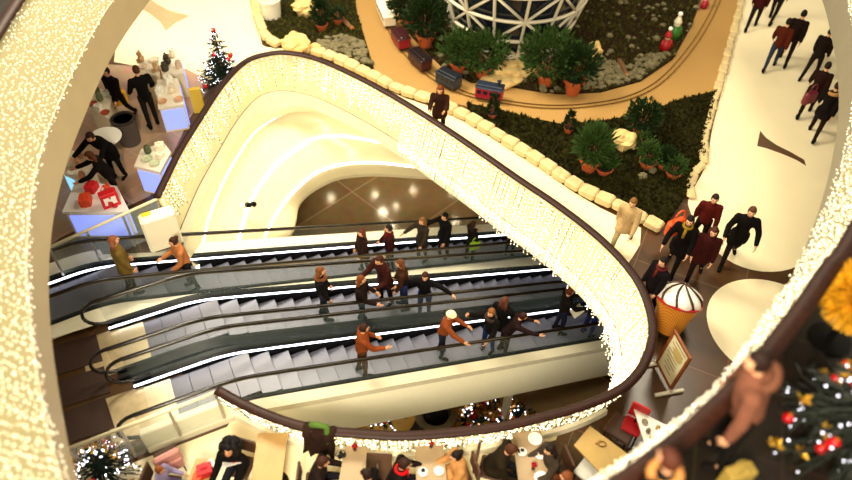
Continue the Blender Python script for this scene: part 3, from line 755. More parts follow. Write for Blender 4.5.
potted((603,173), 'low terracotta bowl with sparse greens just below the large bushy plant', .22, .2, 'spiky', .5, .35, 'mid', 110, .2)
potted((641,150), 'shallow pot with trailing greens behind the pale boulder', .2, .16, 'round', .35, .3, 'mid', 120, .1)
potted((646,167), 'terracotta pot with leafy greens right of the pale boulder', .22, .22, 'round', .5, .33, 'mid', 200, .12)
potted((663,168), 'terracotta pot with dark greens between two other pots', .2, .2, 'spiky', .5, .35, 'dark', 120, .2)
potted((672,177), 'terracotta pot with sparse greens, rightmost in the near bed', .2, .2, 'round', .42, .3, 'mid', 150, .11)
potted((572,93), 'orange terracotta pot with a dark bush beside the lattice tower', .3, .5, 'round', 1.1, .6, 'dark', 420, .17, .13)
potted((545,84), 'spreading dark bush in a hidden pot under the tower lattice', .3, .4, 'round', 1.35, .85, 'mid', 520, .18, .13)
potted((482,76), 'leafy green bush left of the tower foot, above the train', .28, .35, 'round', 1.1, .75, 'mid', 480, .16, .13)
potted((458,72), 'smaller leafy green bush at the left of the tower foot', .25, .35, 'round', 1.0, .6, 'mid', 380, .15, .13)
potted((425,46), 'tall dark bush in a terracotta pot inside the railway curve', .3, .45, 'round', 1.3, .7, 'dark', 520, .16, .13)
potted((408,28), 'dark bush at the top of the railway curve', .28, .4, 'round', 1.1, .65, 'dark', 420, .16, .13)
potted((322,30), 'slim upright green plant in the bed at the top left', .2, .25, 'round', .9, .28, 'dark', 240, .13)
potted((338,24), 'small plant in a terracotta pot beside the slim green plant', .17, .22, 'round', .35, .25, 'dark', 120, .1)
rock((622,146), .12, (.36, .3, .26), 'pale yellow boulder among the terracotta pots')
rock((590,62), .13, (.3, .35, .38), 'ochre boulder right of the tower bushes')
rock((296,50), .12, (.45, .36, .3), 'pale rounded boulder by the kerb at the top left')
rock((307,14), .12, (.42, .36, .34), 'pale pointed stone in the bed at the top left')
rock((316,50), .12, (.16, .14, .13), 'small pale stone beside the rounded boulder')
rock((518,74), .1, (.75, .42, .22), 'flat ochre stone slab at the foot of the tower')
rock((500,84), .08, (.7, .3, .14), 'long flat ochre stone between the tower and the rails')
rock((642,178), .12, (.12, .1, .09), 'small grey stone left of the rightmost pots', rock_g)
rock((652,172), .12, (.1, .09, .08), 'small grey stone below the leafy pot', rock_g)
def log(a, b, r, label):
    A, B = at(*a, .2), at(*b, .2); g = thing('log', label, 'log', A, world=True)
    mb = MB(); mb.tube([A.lerp(B, i/6)+noise.noise_vector(A*3+Vector((i, 0, 0)))*.03 for i in range(7)], [r*(1-.05*i) for i in range(7)], 12); mb.build('bark', bark, g, smooth=True)
    mb = MB(); d = (B-A).normalized(); mb.cone(B, B+d*.02, r*.66, r*.64, 12); mb.build('cut_end', mat('cut_wood', '#d5873f', .8), g)
log((619,60), (627,75), .09, 'short log with a pale cut end on the pebbles')
log((335,13), (352,28), .1, 'grey log lying by the railway path at the top left')
mb = MB(); mb.lathe([(.3, 0), (.33, .55), (.36, .56), (.36, .62), (.31, .62), (.28, .1)], n=24); o = mb.build('planter_tub', mat('white_tub', '#efe8d2', .5)); o.location = at(272, 16, .12); tag(o, 'round white tub at the top edge of the left bed', 'planter')
# figurines
def figurine(px, z, h, body, hat, face, label, lean=0):
    g = thing('garden_figurine', label, 'figurine', at(px[0], px[1], z), random.uniform(2.5, 3.6)); g.rotation_euler[1] = lean
    mb = MB(); mb.lathe([(.13*h, 0), (.24*h, .05*h), (.22*h, .3*h), (.12*h, .5*h), (.02*h, .54*h)], n=16); mb.build('body', mat('fig_'+body[1:], body, .5), g, smooth=True)
    for s_ in (-1, 1): mb = MB(); mb.cap((s_*.17*h, .02, .45*h), (s_*.24*h, .09*h, .22*h), .06*h, .05*h, 8); mb.build('arm', mat('fig_'+body[1:], body, .5), g, smooth=True)
    mb = MB(); mb.ball((0, 0, .6*h), .13*h, 14, 10); mb.ball((0, .12*h, .6*h), .03*h, 8, 5); mb.build('head', mat('fig_'+face[1:], face, .5), g, smooth=True)
    mb = MB(); mb.lathe([(.155*h, .64*h), (.15*h, .7*h), (.07*h, .88*h), (.02*h, .97*h)], n=16); mb.build('hat', mat('fig_'+hat[1:], hat, .6), g, smooth=True)
    mb = MB(); mb.ball((0, 0, 1.0*h), .09*h, 12, 8); mb.build('pompom', mat('fig_white', '#fff8ec', .8), g, smooth=True)
figurine((664,50), .13, .75, '#a01018', '#b01420', '#e0a888', 'small figurine in red with a white pompom, by the railway curve')
figurine((673,38), .13, .85, '#2c6a18', '#e8e0c0', '#fff2da', 'small figurine in green with a white cap, by the railway curve')
figurine((703,8), .08, .55, '#a01028', '#c0284a', '#ffc0c8', 'small red and pink figurine at the top of the sandy path')
# railway
TR = catmull(pxs([(374,-12),(379,5),(388,28),(404,54),(432,80),(466,97),(510,106),(550,110),(590,108),(630,100),(662,82),(692,48),(712,14),(722,-12)], 0), 8)
g = thing('railway_track', 'narrow toy railway track curving along the sandy path', 'track', TR[40], world=True)
def offs(P, o, z): return [Vector((p.x, p.y, z))+inward(P, i)*o for i, p in enumerate(P)]
for o in (-.075, .075): mb = MB(); mb.rail(offs(TR, o, .1), [(-.012, 0), (.012, 0), (.01, .03), (-.01, .03)]); mb.build('rail', mat('rail_steel', '#7d6238', .4, metal=.6), g)
mb = MB(); S = resample(TR, 190)
for a, b in zip(S, S[1:]): d = b-a; mb.box(((a+b)/2)+Vector((0, 0, .085)), (.035, .24, .02), math.atan2(d.y, d.x))
mb.build('sleepers', mat('sleeper', '#a87f3e', .9), g)
S = resample(TR, 600); cum = 0
def carriage(i0, L, w, h, cols, label, name='toy_carriage', loco=False):
    a, b = S[i0], S[min(599, i0+int(L/ (sum((q-p).length for p, q in zip(S, S[1:]))/599)))]; c = (a+b)/2; d = b-a
    g = thing(name, label, 'toy train', (c.x, c.y, .13), math.atan2(d.y, d.x)); l = d.length*.92
    M_ = [mat('toy_'+k[1:], k, .4) for k in cols]
    mb = MB(); mb.box((0, 0, .08+h*.38), (l, w, h*.76), 0, .02); bd = mb.build('body', M_[0], g)
    mb = MB(); mb.box((0, 0, .08+h*.8), (l*1.03, w*1.08, h*.12), 0, .02); mb.box((0, 0, .08+h*.9), (l*.94, w*.6, h*.14), 0, .02); mb.build('roof', M_[1], g)
    mb = MB(); mb.box((0, 0, .06), (l*.96, w*.8, .05)); mb.build('chassis', mat('toy_black', '#0c0a0a', .5), g)
    for k in range(4):
        for s_ in (-1, 1): mb = MB(); mb.box((l*(-.36+.24*k), s_*w*.5, .08+h*.5), (l*.15, .012, h*.26)); mb.build('window', mat('toy_window', '#1d2630', .15), bd)
    for x in (-.3, .3):
        for s_ in (-1, 1): mb = MB(); mb.cone((l*x, s_*.055, .045), (l*x, s_*.085, .045), .045, .045, 14); mb.build('wheel', mat('toy_wheel', '#30241c', .4, metal=.6), g)
    if loco: mb = MB(); mb.lathe([(.05, 0), (.045, .14), (.07, .18)], (l*.32, 0, .08+h*.9), 12); mb.build('chimney', M_[1], g)
for i0, L, w, h, cols, lab in ((52, 1.3, .4, .4, ('#e9dcc0', '#f6ecd4'), 'pale cream toy railway carriage at the tail of the train'),
        (106, .8, .4, .4, ('#8e1626', '#3a1418'), 'red toy railway carriage behind the pale one'),
        (142, .85, .4, .4, ('#40141a', '#1c0e10'), 'dark maroon toy railway carriage in the middle of the train'),
        (180, .8, .4, .4, ('#22303e', '#161c24'), 'dark blue toy railway carriage near the front of the train')):
    carriage(i0, L, w, h, cols, lab)
carriage(217, .85, .38, .42, ('#a01c34', '#20283a'), 'red and dark blue toy locomotive leading the train', 'toy_locomotive', True)
# lattice tower
tp = at(506, 66, .1); tc = Vector((tp.x+.15, tp.y+1.75, .1)); g = thing('lattice_tower', 'round glass tower with a white triangular lattice standing in the garden', 'tower', tc)
ZR = [0, .42, 1.0, 1.75, 2.6, 3.5]; rad = lambda z: 1.72+.3*z; N = 16
prf = [(rad(z)-.1, z) for z in ZR]; mb = MB(); vs = []
mb.lathe(prf, n=56); mb.build('glazing', mat('dark_glass', '#171d26', .12, spec=.6), g, smooth=False)
lat = mat('lattice_white', '#d8cfb8', .45)
def tp_(k, z): a = 2*math.pi*(k+.2)/N; return Vector((math.cos(a)*rad(z), math.sin(a)*rad(z), z))
for z in ZR: mb = MB(); mb.tube([tp_(k/3, z) for k in range(N*3)], .055, 8, closed=True); mb.build('ring', lat, g, smooth=True)
for k in range(N):
    mb = MB(); mb.tube([tp_(k, z) for z in ZR], .05, 8); mb.build('strut', lat, g, smooth=True)
    mb = MB()
    for j in range(5):
        a, b = (k, k+1) if (j+k) % 2 else (k+1, k); mb.tube([tp_(a, ZR[j]), tp_(b, ZR[j+1])], .045, 8)
    mb.build('diagonal_brace', lat, g, smooth=True)
# ------------------------------------------------------------------ market stalls at the left
wood_l = mat('pale_wood', '#e2d2b4', .5, var=.08, scale=8)
blue_p = glow('blue_panel', '#8fa0ff', .75, True); cyan_p = glow('cyan_panel', '#9adcff', .8, True)
def stall(px, label, h=.8, panels=(), top='#efe4cf', skirt='#e8d8b8'):
    P = pxs(px, h); c = sum(P, Vector())/len(P); g = thing('display_table', label, 'table', (c.x, c.y, 0), world=True)
    mb = MB(); mb.prism([(p.x, p.y) for p in P], h-.06, h); mb.build('tabletop', mat('stall_'+top[1:], top, .5), g)
    Q = [c+(p-c)*.93 for p in P]; mb = MB(); mb.prism([(p.x, p.y) for p in Q], .0, h-.06); sk = mb.build('skirt', mat('stall_'+skirt[1:], skirt, .6), g)
    for i, m_ in panels:
        a, b = Q[i], Q[(i+1) % len(Q)]; d = b-a; n = Vector((d.y, -d.x, 0)).normalized(); 
        if n.dot(c-a) > 0: n = -n
        mb = MB(); mid = (a+b)/2+n*.02; mb.box((mid.x, mid.y, h*.47), (d.length*.9, .03, h*.74), math.atan2(d.y, d.x)); mb.build('display_panel', m_, sk)
    return [(p.x, p.y) for p in [c+(p-c)*.8 for p in P]]
ta = stall([(157,80),(178,78),(184,104),(158,108)], 'market table heaped with pale wares, blue panel on its near side', .85, ((2, blue_p), (1, blue_p)))
tb = stall([(161,56),(180,55),(184,72),(163,76)], 'pale market table beyond, next to a narrow blue panel', .85, ((1, blue_p),))
tc2 = stall([(139,60),(158,57),(160,74),(141,76)], 'farthest market table with small pale figures', .85)
td = stall([(134,166),(141,149),(164,143),(171,152),(160,172)], 'cream market table with dark wares beside the void handrail', .85, ((4, blue_p), (3, blue_p)))
te = stall([(62,212),(76,180),(117,186),(130,212)], 'large market table with red toys, pale blue panel on its near side', .85, ((3, blue_p), (2, blue_p)), '#f0ecec')
tf = stall([(62,172),(72,150),(92,160),(84,182)], 'market table with a cyan panel at the edge of the left gallery', .85, ((3, cyan_p), (0, cyan_p)))
tg = stall([(88,106),(98,88),(112,92),(108,118)], 'market table with white and green wares at the far left', .85)
mb = MB(); g = thing('round_table', 'small round white table behind the stooping people', 'table', at(114, 160, 0))
mb.lathe([(.38, .72), (.4, .74), (.4, .77)], n=28); mb.build('tabletop', mat('white_top', '#f6f2ea', .4), g); mb = MB(); mb.cone((0, 0, 0), (0, 0, .72), .05, .04, 12); mb.build('pedestal', steel, g); mb = MB(); mb.lathe([(.25, 0), (.24, .02)], n=20); mb.build('base', steel, g)
g = thing('waste_bin', 'dark grey cylindrical bin on the mauve floor between the stalls', 'bin', at(131, 142, 0)); mb = MB(); mb.lathe([(.26, 0), (.3, .75), (.28, .75), (.24, .1)], n=28); mb.build('body', mat('bin_grey', '#4c443e', .5), g); mb = MB(); mb.lathe([(.31, .74), (.31, .79), (.25, .79), (.25, .74)], n=28); mb.build('rim', mat('bin_rim', '#2c2622', .4), g)
# wares: each a small thing with its own shape
def ware(kind, p, z, s, col, label, group, rz=0):
    c = mat('ware_'+col[1:], col, .6, var=.15, scale=20); mb = MB()
    if kind == 'plush_toy':
        mb.ball((0, 0, s*.45), (s*.4, s*.36, s*.45), 12, 8); mb.ball((0, s*.08, s*1.02), s*.3, 12, 8)
        for x in (-1, 1): mb.ball((x*s*.22, 0, s*1.28), s*.12, 8, 6); mb.ball((x*s*.4, s*.12, s*.55), (s*.14, s*.14, s*.25), 8, 6); mb.ball((x*s*.25, s*.35, s*.15), (s*.15, s*.26, s*.15), 8, 6)
    elif kind == 'jar': mb.lathe([(s*.3, 0), (s*.4, s*.1), (s*.4, s*.7), (s*.28, s*.82), (s*.3, s*.84), (s*.3, s)], n=16)
    elif kind == 'gift_box': mb.box((0, 0, s*.4), (s*1.1, s*.9, s*.8), 0, .01); mb.box((0, 0, s*.41), (s*.16, s*.92, s*.82)); mb.box((0, 0, s*.41), (s*1.12, s*.16, s*.82)); mb.ball((s*.12, 0, s*.88), (s*.16, s*.08, s*.09), 8, 5); mb.ball((-s*.12, 0, s*.88), (s*.16, s*.08, s*.09), 8, 5)
    else: mb.lathe([(s*.1, 0), (s*.5, s*.1), (s*.62, s*.28), (s*.58, s*.28), (s*.45, s*.13), (s*.05, s*.1)], n=18)
    o = mb.build(kind, c, smooth=kind in ('plush_toy', 'jar')); o.location = (p[0], p[1], z); o.rotation_euler = (0, 0, rz); tag(o, label, {'plush_toy': 'toy', 'jar': 'jar', 'gift_box': 'box', 'bowl': 'bowl'}[kind], group)
def fill(P, n, kinds, cols, s, where, h=.85):
    got = []; tries = 0
    while len(got) < n and tries < 600:
        tries += 1; p = scatter(P, 1)[0]
        if all((p[0]-q[0])**2+(p[1]-q[1])**2 > (s*1.25)**2 for q in got):
            got.append(p); k = kinds[len(got) % len(kinds)]; c = cols[len(got) % len(cols)][0]; cn = cols[len(got) % len(cols)][1]
            ware(k, p, h, s*random.uniform(.8, 1.05), c, '%s %s on the %s' % (cn, k.replace('_', ' '), where), '%s %ss on the %s' % (cn, k.replace('_', ' '), where), random.uniform(0, 6))
pale = [('#e9d8bd', 'small cream'), ('#c99a70', 'small tan'), ('#f6eee2', 'small white')]
fill(ta, 11, ['plush_toy', 'bowl', 'gift_box'], pale, .24, 'market table with the blue near panel')
fill(tb, 5, ['plush_toy', 'jar'], [('#d8b9a0', 'small pinkish'), ('#3a3428', 'small dark'), ('#e8d6bc', 'small cream')], .25, 'market table with the narrow blue panel')
fill(tc2, 5, ['plush_toy', 'bowl'], [('#c9a070', 'small tan'), ('#ecd9c0', 'small cream')], .25, 'farthest market table')
fill(td, 7, ['jar', 'gift_box', 'bowl'], [('#4f5a3c', 'small dark green'), ('#efe6cc', 'small cream'), ('#b9c2a0', 'small grey green')], .2, 'table beside the void handrail')
fill(tg, 6, ['gift_box', 'jar', 'bowl'], [('#f2eee0', 'small white'), ('#77805c', 'small green'), ('#a3401e', 'small rust red')], .2, 'far left market table')
fill(tf, 5, ['bowl', 'jar'], [('#f3efe6', 'small white'), ('#d59a72', 'small peach')], .2, 'table with the cyan panel')
redz = [(p.x, p.y) for p in pxs([(82,196),(96,182),(112,192),(112,208),(88,208)], .85)]
fill(redz, 8, ['plush_toy', 'gift_box'], [('#d0141c', 'bright red'), ('#e2481e', 'orange red'), ('#b80e1a', 'deep red')], .26, 'large market table')
g = thing('shopping_bag', 'red and white shopping bag standing on the large market table', 'bag', (*at(112, 205, .85).xy, .852), .6)
mb = MB(); mb.box((0, 0, .2), (.38, .18, .4), 0, .01); mb.build('body', mat('bag_red', '#d01420', .5), g); mb = MB(); mb.box((.0, -.092, .2), (.26, .008, .2)); mb.build('white_patch', mat('bag_white', '#f4ece8', .5), g)
for y in (-.06, .06): mb = MB(); mb.tube([Vector((.1*math.cos(a), y, .4+.14*math.sin(a))) for a in [math.pi*i/8 for i in range(9)]], .01, 6); mb.build('handle', mat('bag_red', '#d01420', .5), g)
mb = MB(); mb.box((0, 0, .4), (.32, .12, .8), 0, .02); o = mb.build('counter_end', mat('yellow_counter', '#e0b93c', .5)); o.location = at(200, 112, 0); o.rotation_euler = (0, 0, .3); tag(o, 'low yellow counter end by the void handrail below the Christmas tree', 'counter')
# ------------------------------------------------------------------ Christmas trees
gold = mat('gold_ornament', '#d9a93a', .3, metal=.6); redb = mat('red_bauble', '#b80f18', .25)
def spruce(name, label, loc, h, r, tiers, per, nl, nb, mt, bulbs, bub=.05, flowers=0, br_=.012, potc=None):
    g = thing(name, label, 'Christmas tree', loc); z0 = .12*h
    mb = MB(); mb.cone((0, 0, 0), (0, 0, h*.95), .035*h, .006*h, 10); mb.build('trunk', bark, g)
    mb = MB(); tips = []
    for t in range(tiers):
        f = t/(tiers-1); z = z0+(h-z0)*f; rr = r*(1-f)**.9+.03*r
        for k in range(max(5, int(per*(1-f*.75)))):
            a = random.uniform(0, 6.28); q = rr*random.uniform(.75, 1.08); e = Vector((math.cos(a)*q, math.sin(a)*q, z-.12*q+random.uniform(-.03, .03)*h)); s0 = Vector((0, 0, z+.1*q))
            mb.cone(s0, e, .02*h*(1-f*.6), .004*h, 5, False)
            for j in range(7):
                p = s0.lerp(e, random.uniform(.3, 1)); d = (e-s0).normalized()+Vector((random.uniform(-1, 1), random.uniform(-1, 1), random.uniform(-.5, .7)))*.9
                leaf_mesh(mb, p, d, .075*h*(1.1-f*.5)*random.uniform(.7, 1.2), .011*h)
            tips.append(s0.lerp(e, random.uniform(.8, 1.03)))
    mb.cone((0, 0, h*.93), (0, 0, h*1.03), .012*h, .002*h, 6); mb.build('branches', mt, g)
    if nl: L = [random.choice(tips)+Vector((random.uniform(-.04, .04)*h, random.uniform(-.04, .04)*h, random.uniform(-.03, .05)*h)) for _ in range(nl)]; tag(beads(L, br_).build('tree_lights', bulbs, g), kind='stuff')
    for i in range(nb): p = random.choice(tips)*1.0; mb = MB(); mb.ball(p, bub, 14, 10); o = mb.build('bauble', redb, g, smooth=True); mb = MB(); mb.cone(p+Vector((0, 0, bub*.9)), p+Vector((0, 0, bub*1.25)), bub*.25, bub*.25, 8); mb.build('cap', gold, o)
    for i in range(flowers):
        p = random.choice(tips)*1.02; mb = MB()
        for k in range(9): d = Vector((random.uniform(-1, 1), random.uniform(-1, 1), random.uniform(-.2, 1))); leaf_mesh(mb, p, d, bub*1.8, bub*.5)
        mb.build('gold_bow', gold, g)
    if potc: mb = MB(); mb.lathe([(r*.9, 0), (r*.98, z0*2.2), (r*.9, z0*2.2)], n=28); mb.build('pot', potc, g)
    return g
spruce('christmas_tree', 'Christmas tree with white lights behind the handrail at the upper left', at(226, 87, 0), 1.8, .75, 15, 16, 330, 7, LEAF['fir'], bulb_white, .07)
spruce('christmas_tree', 'big Christmas tree with red baubles and white lights at the right edge', (*at(858, 444, 5).xy, 5.0), 1.9, .9, 22, 24, 260, 22, mat('tree_dark', '#141a10', .7, var=.3), bulb_white, .06, 46, .012)
p = at(383, 413, ZB+.4); spruce('christmas_tree', 'lit Christmas tree in a yellow tub under the nearest escalator', (p.x, p.y, ZB), 2.0, .95, 14, 18, 520, 14, LEAF['fir'], bulb_white, .075, 26, .022, mat('yellow_tub', '#d9a020', .5))
# flower arrangement at the bottom left
def arrangement(name, label, loc, rx, ry, h, nleaf, nfl, nred, nl, leafm='fir', bub=.06):
    g = thing(name, label, 'decoration', loc); mb = MB(); tips = []
    for i in range(nleaf):
        a = random.uniform(0, 6.28); q = math.sqrt(random.random()); p = Vector((math.cos(a)*rx*q, math.sin(a)*ry*q, h*(1-q*q)*random.uniform(.6, 1)+.03)); tips.append(p)
        leaf_mesh(mb, p-Vector((0, 0, .05)), Vector((math.cos(a)*q, math.sin(a)*q, .6+random.uniform(-.3, .4))), .2, .045)
    mb.ball((0, 0, 0.02), (rx*.9, ry*.9, h*.6), 18, 8, fn=lambda v: Vector((v.x, v.y, max(v.z, 0)))); mb.build('greenery', LEAF[leafm], g)
    for i in range(nfl):
        p = random.choice(tips)+Vector((0, 0, .05)); mb = MB()
        for k in range(9): d = Vector((random.uniform(-1, 1), random.uniform(-1, 1), random.uniform(.1, 1))); leaf_mesh(mb, p, d, bub*2.4, bub*.8)
        mb.build('gold_flower', gold, g)
    for i in range(nred): p = random.choice(tips)+Vector((0, 0, .06)); mb = MB(); mb.ball(p, bub, 12, 8); mb.build('bauble', redb, g, smooth=True)
    if nl: tag(beads([random.choice(tips)+Vector((random.uniform(-.1, .1), random.uniform(-.1, .1), .07)) for _ in range(nl)], bub*.3).build('lights', bulb_white, g), kind='stuff')
    return g
q = at(100, 468, .3); spruce('christmas_tree', 'bushy Christmas tree with gold flowers and white lights at the bottom left corner', (q.x, q.y, 0), .95, .72, 10, 20, 170, 5, LEAF['fir'], bulb_white, .06, 16, .014)
p = at(487, 413, ZB+.5); arrangement('garland', 'garland with gold flowers and small lights under the escalator beside the round plinth', (p.x, p.y, ZB+.36), 1.25, .5, .5, 320, 70, 12, 110, 'fir', .085)
p = at(455, 399, ZB+.3); mb = MB(); mb.lathe([(1.34, 0), (1.34, .34), (1.26, .36)], n=56); o = mb.build('round_plinth', inlay); o.location = (p.x, p.y, ZB+.001); tag(o, 'round cream plinth on the floor below the escalators', 'plinth')
p = at(436, 410, ZB+.9); g = thing('round_bench', 'round taupe planter with a dark core standing on the cream plinth', 'planter', (p.x, p.y, ZB+.361))
mb = MB(); mb.lathe([(.4, 0), (.5, .3), (.58, .34), (.58, .42), (.4, .42), (.36, .25)], n=40); mb.build('bowl', mat('bronze_bowl', '#8c7a58', .5), g); mb = MB(); mb.lathe([(.34, .28), (.28, .8), (.2, .9)], n=24); mb.build('dark_core', mat('core_dark', '#0d0a08', .6), g)
p = at(400, 430, ZB+.4); mb = MB(); mb.lathe([(.7, 0), (.72, .4), (.6, .45), (.1, .46)], n=36); o = mb.build('round_stool', mat('stool_brown', '#5c4a30', .6)); o.location = (p.x, p.y, ZB); tag(o, 'low round brown seat below, half hidden by the handrail', 'seat')
# ------------------------------------------------------------------ cafe in the foreground
wood_t = mat('cafe_wood', '#ad8850', .45, var=.12, scale=3); wood_y = mat('light_oak', '#b8954e', .45, var=.1, scale=3)
lino = mat('greige_top', '#9c8464', .45, var=.04); chair_b = mat('brown_leather', '#4a2c1a', .55, var=.1); black_m = mat('black_metal', '#0e0c0b', .4, metal=.5)
china = mat('white_china', '#f8f4ea', .25); coffee = mat('coffee', '#1c0d06', .2); red_m = mat('red_glass', '#a8121c', .25)
def table(px, label, mt, h=.74):
    P = pxs(px, h); c = sum(P, Vector())/len(P); g = thing('cafe_table', label, 'table', (c.x, c.y, 0), world=True)
    mb = MB(); mb.prism([(p.x, p.y) for p in P], h-.035, h); mb.build('tabletop', mt, g)
    mb = MB(); mb.cone((c.x, c.y, .03), (c.x, c.y, h-.035), .035, .035, 14); mb.build('pedestal', black_m, g)
    mb = MB(); mb.lathe([(.27, 0), (.26, .025), (.06, .04)], (c.x, c.y, 0.006), 28); mb.build('base', black_m, g)
    return g
table([(345,446),(367,446),(364,497),(336,497)], 'beige cafe table with a red flower, left of the square brown chair', lino)
table([(415,446),(443,445),(449,500),(417,500)], 'beige cafe table between the dark jacket and the tan coat', lino)
table([(512,433),(541,430),(553,500),(521,500)], 'beige cafe table with plates, rightmost of the three beige tables', lino)
table([(590,426),(632,457),(608,481),(574,445)], 'empty pale wooden table on the dark floor', wood_y)
table([(258,433),(288,433),(279,500),(248,500)], 'pale wooden table right of the person reading', wood_t)
table([(196,458),(216,460),(210,500),(180,500)], 'wooden table with red parcels in front of the person reading', wood_t)
def chair(px, rz, label, mt=chair_b, h=.46, back=True, w=.42):
    p = at(px[0], px[1], h); g = thing('cafe_chair', label, 'chair', (p.x, p.y, 0.006), rz)
    mb = MB(); mb.box((0, 0, h-.05), (w, w, .08), 0, .02); mb.build('seat', mt, g)
    if back: mb = MB(); mb.box((0, -w*.48, h+.24), (w, .05, .42), 0, .02); mb.build('backrest', mt, g)
    for x in (-1, 1):
        for y in (-1, 1): mb = MB(); mb.cone((x*w*.42, y*w*.42, 0), (x*w*.4, y*w*.4, h-.08), .016, .018, 8); mb.build('leg', black_m, g)
    return g
chair((377,466), R(90), 'square brown chair standing between two beige tables', back=False, w=.5)
chair((622,427), R(-38), 'brown chair with cream corners at the pale wooden table', back=False, w=.5)
chair((592,470), R(-40), 'square white seat at the near end of the pale wooden table', mat('white_seat', '#d9d6cc', .5), back=False, w=.46)
def cup(px, label, h=.74, tea=coffee):
    p = at(px[0], px[1], h); g = thing('coffee_cup', label, 'cup', (p.x, p.y, h))
    mb = MB(); mb.lathe([(.05, 0), (.085, .012), (.083, .016), (.03, .008)], n=24); mb.build('saucer', china, g, smooth=True)
    mb = MB(); mb.lathe([(.025, .01), (.042, .035), (.045, .075), (.041, .075), (.036, .04)], n=20); cu = mb.build('cup', china, g, smooth=True)
    mb = MB(); mb.lathe([(.04, .062), (.04, .066)], n=18); mb.build('coffee', tea, cu)
    mb = MB(); mb.tube([Vector((.043+.02*math.sin(a), 0, .045+.02*math.cos(a))) for a in [math.pi*i/6 for i in range(7)]], .005, 6); mb.build('handle', china, cu)
cup((423,472), 'white cup of coffee before the person in the dark jacket'); cup((439,471), 'white cup with a pale drink before the tan coat', tea=mat('milk_foam', '#efe2c6', .5))
cup((522,452), 'white cup of black coffee beside the person in the olive coat'); cup((540,455), 'white cup of red tea beside the right hand sitter', tea=mat('red_tea', '#8a2a14', .2))
def dish(px, r, label, h=.74):
    p = at(px[0], px[1], h); mb = MB(); mb.lathe([(r*.6, 0), (r, .018), (r*.97, .022), (r*.6, .006), (.01, .006)], n=32); o = mb.build('plate', china, smooth=True); o.location = (p.x, p.y, h); tag(o, label, 'plate')
dish((535,439), .125, 'white plate at the far end of the rightmost beige table'); dish((541,478), .12, 'white plate at the near end of the rightmost beige table')
def flower(px, label, h=.74, col=red_m):
    p = at(px[0], px[1], h); g = thing('table_flower', label, 'flower', (p.x, p.y, h)); mb = MB(); mb.lathe([(.03, 0), (.035, .06), (.022, .09), (.028, .1)], n=16); mb.build('vase', mat('vase_dark', '#3a1812', .3), g)
    mb = MB()
    for i in range(26): a = i*2.4; t = i/26; d = Vector((math.cos(a)*(1-t*.4), math.sin(a)*(1-t*.4), .5+t)); leaf_mesh(mb, Vector((0, 0, .12)), d, .075, .025)
    mb.ball((0, 0, .13), .035, 10, 7); mb.build('petals', col, g)
flower((355,450), 'red flower in a small vase on the left beige table'); flower((431,447), 'red flower in a small vase at the far end of the middle beige table'); flower((533,469), 'red flower in a small vase on the rightmost beige table')
p = at(602, 444, .74); mb = MB(); mb.tube([(math.cos(a)*.07, math.sin(a)*.05, .012) for a in [i*.45 for i in range(14)]], .011, 6, closed=True); mb.box((-.06, .03, .01), (.12, .03, .018), .6); o = mb.build('key_ring', mat('brass_dark', '#8a6428', .35, metal=.6)); o.location = (p.x, p.y, .742); tag(o, 'ring of keys lying on the empty pale wooden table', 'keys')
p = at(342, 457, .74); g = thing('camera', 'small black camera with a strap on the left beige table', 'camera', (p.x, p.y, .742), .4)
mb = MB(); mb.box((0, 0, .04), (.13, .06, .08), 0, .01); mb.build('body', black_m, g); mb = MB(); mb.cone((0, .03, .04), (0, .08, .04), .03, .03, 14); mb.build('lens', black_m, g); mb = MB(); mb.tube([(-.06, 0, .05), (-.1, .06, .01), (-.03, .14, .008), (.06, .1, .008), (.07, 0, .05)], .008, 6); mb.build('strap', black_m, g)
for i, (x, y, w, c, lab) in enumerate(((206,473,.22,'#c01820','red gift parcel on the wooden table in front of the reader'),(199,479,.16,'#e0502a','orange red gift parcel at the near corner of the wooden table'),(212,466,.13,'#f2e6d8','white napkin box on the wooden table in front of the reader'))):
    p = at(x, y, .74); ware('gift_box', p, .742, w, c, lab, None, .4+i)
# paper in the reader's hands
# display cone, menu board, cake slice
p = at(667, 331, 0); g = thing('ice_cream_display', 'big ice cream cone display with white swirl and chocolate stripes', 'sign', p, R(-8)); 
g.rotation_euler = (R(-20), R(8), 0)
wafer = stripe_mat('wafer', '#c8761c', '#e79a34', 14, .6, axis='DIAGONAL'); cream_i = mat('ice_cream', '#fbf3e6', .5); choc = mat('chocolate', '#3c1f12', .4)
mb = MB(); mb.lathe([(.36, 0), (.36, .03)], n=28); mb.build('base', black_m, g)
mb = MB(); mb.lathe([(.26, .03), (.36, .45), (.45, .74), (.47, .78), (.42, .78)], n=32); mb.build('wafer_cone', wafer, g, smooth=False)
mb = MB(); pr = [(.43, .76), (.46, .82), (.43, .92), (.36, 1.0), (.25, 1.08), (.12, 1.14), (.02, 1.16)]; n = 48; vs = []
for j, (r_, z) in enumerate(pr):
    for i in range(n): a = 2*math.pi*i/n; q = r_*(1+.07*math.cos(8*a+j*.75)); vs.append((q*math.cos(a), q*math.sin(a), z))
mb.add(vs, [(j*n+i, j*n+(i+1) % n, j*n+n+(i+1) % n, j*n+n+i) for j in range(6) for i in range(n)]+[tuple(range(6*n, 7*n))]); mb.build('ice_cream', cream_i, g, smooth=True)
for k in range(8):
    mb = MB(); mb.tube([Vector((r_*.98*math.cos(2*math.pi*(k+.5)/8-j*.75/8), r_*.98*math.sin(2*math.pi*(k+.5)/8-j*.75/8), z+.01)) for j, (r_, z) in enumerate(pr)], [.02, .026, .028, .026, .024, .02, .01], 6); mb.build('chocolate_stripe', choc, g, smooth=True)
mb = MB(); mb.lathe([(.44, .77), (.49, .78), (.49, .82), (.45, .82)], n=32); mb.build('red_rim', mat('sign_red', '#b01c20', .4), g)
